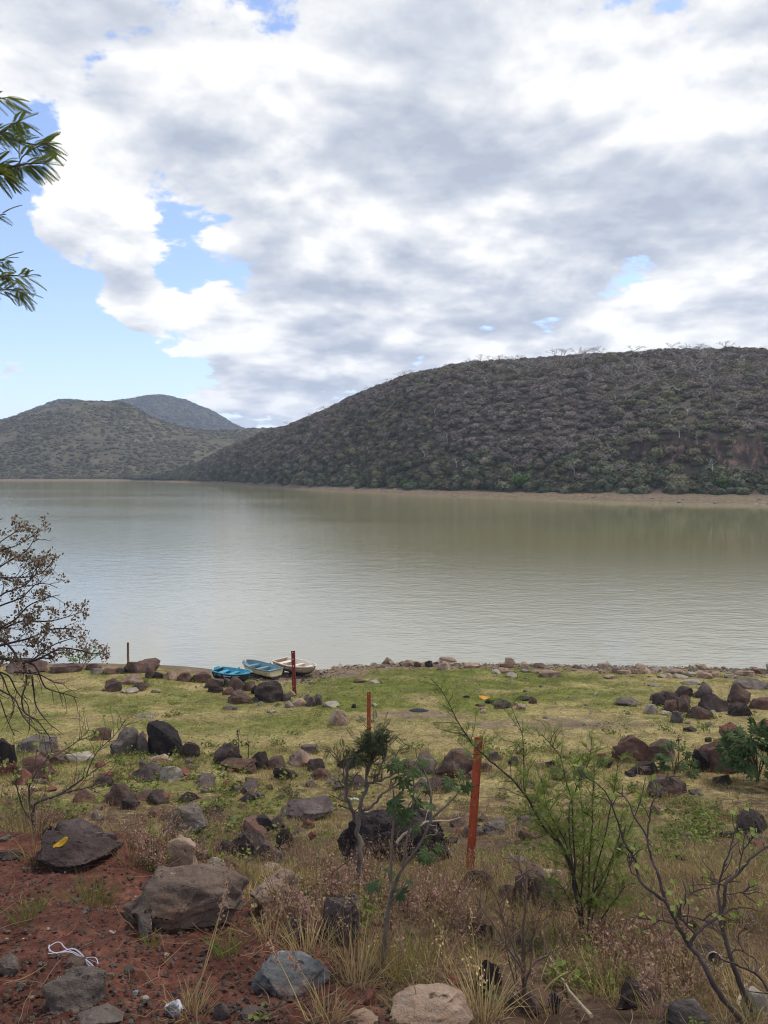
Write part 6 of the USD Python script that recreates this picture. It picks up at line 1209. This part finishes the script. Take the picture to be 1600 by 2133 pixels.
stick('short pale twig on the weeds left of the white cup', [(1335, 2030), (1352, 2016), (1375, 2020), (1388, 2022)], .006, 'stick', .03)
rg = np.random.default_rng(114); d = at(797, 2022)[1] + .12; root = pix(826, 1757, d)
sapling('dead_branch', 'pale yellowish dead branch caught across the castor plant', d, root, [([(826, 1757), (844, 1736), (870, 1722), (891, 1712), (930, 1710), (957, 1704)], .010, .004, .1), ([(880, 1753), (890, 1742), (908, 1738), (914, 1726)], .005, .002, -.1)], 'stick', rg, 2, (.04, .1), cat='stick')

# ---------------------------------------------------------------- litter and small marks of people
ash = mat('charcoal', [(0.3, (.008, .008, .009)), (0.62, (.024, .023, .024)), (.8, (.09, .085, .08))], scale=9, bscale=50, bump=.8, bdist=.02)
ashg = mat('grey_ash', [(0.3, (.05, .045, .043)), (0.6, (.16, .145, .14)), (.75, (.36, .34, .33))], scale=7, bscale=50, bump=.6, bdist=.02)
def patch(name, label, px, py, wpx, ratio, hh, mt, seed):
    q = at(px, py); w = wpx * q[1] / F / 2; u, a = np.meshgrid(np.linspace(0, 1, 9), np.linspace(0, 2 * np.pi, 29)[:-1], indexing='ij'); rr = w * (1 + .25 * (meshkit.noise(np.stack([np.cos(a) * 2, np.sin(a) * 2, 0 * a + seed], -1)) - .5) * 2)
    X_, Y_ = q[0] + u * rr * np.cos(a), q[1] + u * rr * np.sin(a) * ratio; Z_ = g(X_, Y_) + .012 + hh * (1 - u ** 2) * (.4 + 1.2 * meshkit.noise(np.stack([X_ * 6, Y_ * 6, 0 * X_], -1))) - .05 * (u == 1)
    v = np.stack([X_, Y_, Z_], -1).reshape(-1, 3) - q; n = 28; f = []
    for i in range(8):
        for j in range(n): a0, b0 = i * n + j, i * n + (j + 1) % n; f += [[a0, a0 + n, b0 + n], [a0, b0 + n, b0]]
    solo(name, (v, np.array(f)), mt, label, 'fire place', q)
patch('fire_place', 'round black burnt fire place in the middle of the meadow', 871, 1480, 48, .95, .035, ash, 1)
patch('ash_heap', 'small grey ash patch on the left turf', 306, 1492, 50, .8, .03, ashg, 2)

def ribbon(line, w, tw):
    p = smooth_line(line, 5); t = np.gradient(p, axis=0); t /= np.linalg.norm(t, axis=1, keepdims=True); s = np.cross(t, [0, 0, 1.]); k = np.linspace(0, tw, len(p)); s = s * np.cos(k)[:, None] + np.array([0, 0, 1.]) * np.sin(k)[:, None] * .7
    v = np.vstack([p + s * w / 2, p - s * w / 2]); n = len(p); v = np.vstack([v, v - [0, 0, .0012]]); i = np.arange(n - 1)
    top = np.vstack([np.stack([i, i + 1, i + n + 1], 1), np.stack([i, i + n + 1, i + n], 1)]); bot = top[:, ::-1] + 2 * n
    ed = lambda a, b: np.vstack([np.stack([a, a + 2 * n, a + 2 * n + b], 1), np.stack([a, a + 2 * n + b, a + b], 1)])
    return v, np.vstack([top, bot, ed(i, 1)[:, ::-1], ed(i + n, 1)])
plastic = usdkit.material(stage, '/World/Looks/white_plastic', {'p': ('principled_bsdf', dict(base_color=(.44, .43, .50), roughness=.35)), 't': ('translucent_bsdf', dict(color=(.6, .6, .66))), 'm': ('mix_closure', dict(fac=.3))}, [('p.BSDF', 'm.closure1'), ('t.BSDF', 'm.closure2')], surface='m.closure')
o = at(150, 2000); x = thing('plastic_strips', 'tangled white plastic strips lying on the red earth', 'litter', o)
for k, l in enumerate([[(102, 1978), (120, 1974), (138, 1986), (160, 1994), (175, 2002), (190, 2012), (203, 2016)], [(100, 1999), (125, 1994), (145, 1991), (165, 1998), (180, 2012), (200, 2030)], [(104, 1980), (112, 1992), (130, 1996), (148, 1992)], [(103, 1976), (125, 1990), (150, 1988), (172, 2000), (182, 2016), (194, 2024)], [(175, 2003), (192, 2006), (204, 2018)]]):
    pts = [];
    for i, (a, b_) in enumerate(l): q = at(a, b_); pts.append(q - o + [0, 0, .018 + .016 * ((i * 7 + k * 3) % 4) / 3])
    part(x, 'strip', ribbon(pts, .0075, .8 * (-1) ** k), plastic)
def crumpled(seed, size, sub=3, amp=.5):
    ic = trimesh.creation.icosphere(sub); v = np.array(ic.vertices); r = 1 + amp * (np.abs(meshkit.fbm(v * 2.6 + seed, 3, seed) - .5) * 4 - .7); v = v * r[:, None] * np.asarray(size) / 2; v[:, 2] -= v[:, 2].min(); return v, np.array(ic.faces)
foil = mat('foil_print', [(0.40, (.03, .03, .035)), (0.46, (.10, .10, .11)), (.54, (.42, .43, .46)), (.7, (.58, .59, .62))], scale=11, bscale=60, bump=.3, bdist=.005, rough=.25, spec=.7)
def litter(name, label, px, py, mesh, mt, cat='litter', dz=-.004, smooth=40, rz=0):
    q = at(px, py); v, f = mesh; v = v @ np.array([[math.cos(rz), math.sin(rz), 0], [-math.sin(rz), math.cos(rz), 0], [0, 0, 1]]); solo(name, (v, f), mt, label, cat, q + [0, 0, dz], smooth=smooth)
litter('foil_wrapper', 'crumpled white and black foil wrapper at the bottom left', 362, 2116, crumpled(3, (.105, .08, .08), 2, .32), foil, smooth=25)
litter('foil_scrap', 'small silvery plastic scrap on red earth left of the foil wrapper', 283, 2070, crumpled(9, (.045, .03, .022), 2), foil, smooth=25)
litter('plastic_bag', 'crumpled shiny black plastic bag among the dry weeds', 1155, 2106, crumpled(5, (.075, .07, .105), 4, .42), plain('black_plastic', (.008, .008, .010), .30, .6), smooth=35)
litter('white_scrap', 'dirty white scrap on the ground under the grey barked tree', 738, 1668, crumpled(7, (.20, .12, .07), 3), M['white'], smooth=30)
yel = mat('yellow_foam', [(.3, (.46, .25, .012)), (.7, (.66, .42, .035))], scale=20, bscale=60, bump=.3, bdist=.004)
def sheet(w, h, seed, curl, th=.006):
    u, v_ = np.meshgrid(np.linspace(-1, 1, 13), np.linspace(-1, 1, 9), indexing='ij'); r = 1 - .18 * meshkit.noise(np.stack([u * 3, v_ * 3, 0 * u + seed], -1)); sq = np.sqrt(np.clip(1 - .5 * v_ ** 2, 0, 1)); X_, Y_ = u * w / 2 * sq * r, v_ * h / 2 * np.sqrt(np.clip(1 - .45 * u ** 2, 0, 1)) * r; Z_ = curl * (u ** 2) * w * .4 + .01 * meshkit.noise(np.stack([u * 4, v_ * 4, 0 * u], -1))
    t_ = np.stack([X_, Y_, Z_ + th], -1).reshape(-1, 3); b_ = t_ - [0, 0, th]; k = 9; i, j = np.meshgrid(np.arange(12), np.arange(8), indexing='ij'); q = np.stack([i * k + j, (i + 1) * k + j, (i + 1) * k + j + 1, i * k + j + 1], -1).reshape(-1, 4); f = np.vstack([q[:, [0, 1, 2]], q[:, [0, 2, 3]]]); n = len(t_)
    rim = np.r_[np.arange(0, 13 * k, k), np.arange(12 * k + 1, 13 * k), np.arange(13 * k - 1 - k, -1, -k), np.arange(k - 2, 0, -1)]; rn = np.roll(rim, -1); side = np.vstack([np.stack([rim, rim + n, rn + n], 1), np.stack([rim, rn + n, rn], 1)])
    return np.vstack([t_, b_]), np.vstack([f, f[:, ::-1] + n, side])
def rot(m, ax, a): return np.asarray(m[0]) @ trimesh.transformations.rotation_matrix(a, ax)[:3, :3].T, m[1]
q = pix(130, 1757, at(160, 1800)[1] + .0); yp = rot(rot(rot(sheet(.15, .055, 4, .25, .010), [1, 0, 0], .8), [0, 1, 0], -.62), [0, 0, 1], .1)
solo('yellow_scrap', yp, yel, 'bright yellow fruit peel or foam scrap on the long dark rock', 'litter', q, smooth=40)
org = mat('orange_rag', [(.3, (.42, .19, .025)), (.7, (.60, .33, .06))], scale=8, bscale=40, bump=.3, bdist=.01)
litter('orange_rag', 'orange rag or plastic scrap lying beside the little stone ring', 1010, 1457, rot(sheet(.55, .30, 8, .35, .02), [1, 0, 0], .3), org, rz=-.4, dz=.04); litter('black_rag', 'black scrap tucked under the orange rag', 1020, 1465, crumpled(15, (.42, .25, .14), 3), ash, smooth=30)
litter('black_scrap', 'small black scrap lying on the turf left of the orange rag', 972, 1453, crumpled(16, (.34, .2, .08), 3), ash, smooth=30)
pet = plain('cream_petal', (.66, .58, .30), .6)
o = at(530, 1908); x = thing('cream_flower', 'pale cream fallen blossom on dry grass right of the great boulder', 'flower', o + [0, 0, .06])
for a in (.2, 1.5, 2.9, 4.3): part(x, 'petal', rot(rot((sheet(.034, .028, a, .5, .002)[0] + [.014, 0, 0], sheet(.034, .028, a, .5, .002)[1]), [0, 1, 0], -.35), [0, 0, 1], a), pet, smooth=40)
o = at(42, 1961); x = thing('cigarette_butt', 'white cigarette butt on red earth at the left', 'cigarette', o + [0, 0, .006], .9)
for nm, a, b_, mt in (('paper', -.016, .010, M['white']), ('filter', .0104, .024, plain('tan_filter', (.50, .28, .12)))): part(x, nm, tube([[a, 0, 0], [b_, 0, 0]], .0045, 10), mt, smooth=50)
def cup():
    prof = np.array([[0, 0], [.030, 0], [.032, .004], [.042, .088], [.045, .090], [.044, .094], [.040, .091], [.030, .006], [0, .006]])
    return trimesh.creation.revolve(prof, sections=28)
o = at(1490, 2022); x = thing('paper_cup', 'white paper cup lying on its side between the forked saplings', 'cup', o + [0, 0, .075])
m = cup(); m.apply_scale(1.15); v = np.array(m.vertices) - [0, 0, .045]; v = rot(rot((v, None), [1, 0, 0], 1.15), [0, 0, 1], -.5)[0]; part(x, 'cup_body', (v, np.array(m.faces)), M['white'], smooth=40)
mouth_disc = trimesh.creation.cylinder(.0405, .003, sections=24); vv = rot(rot((np.array(mouth_disc.vertices) + [0, 0, .030], None), [1, 0, 0], 1.15), [0, 0, 1], -.5)[0]; part(x, 'dregs', (vv, np.array(mouth_disc.faces)), plain('dark_mouth_shade', (.03, .025, .03)))  # dark disc inside the rim, painted shade for the dark opening
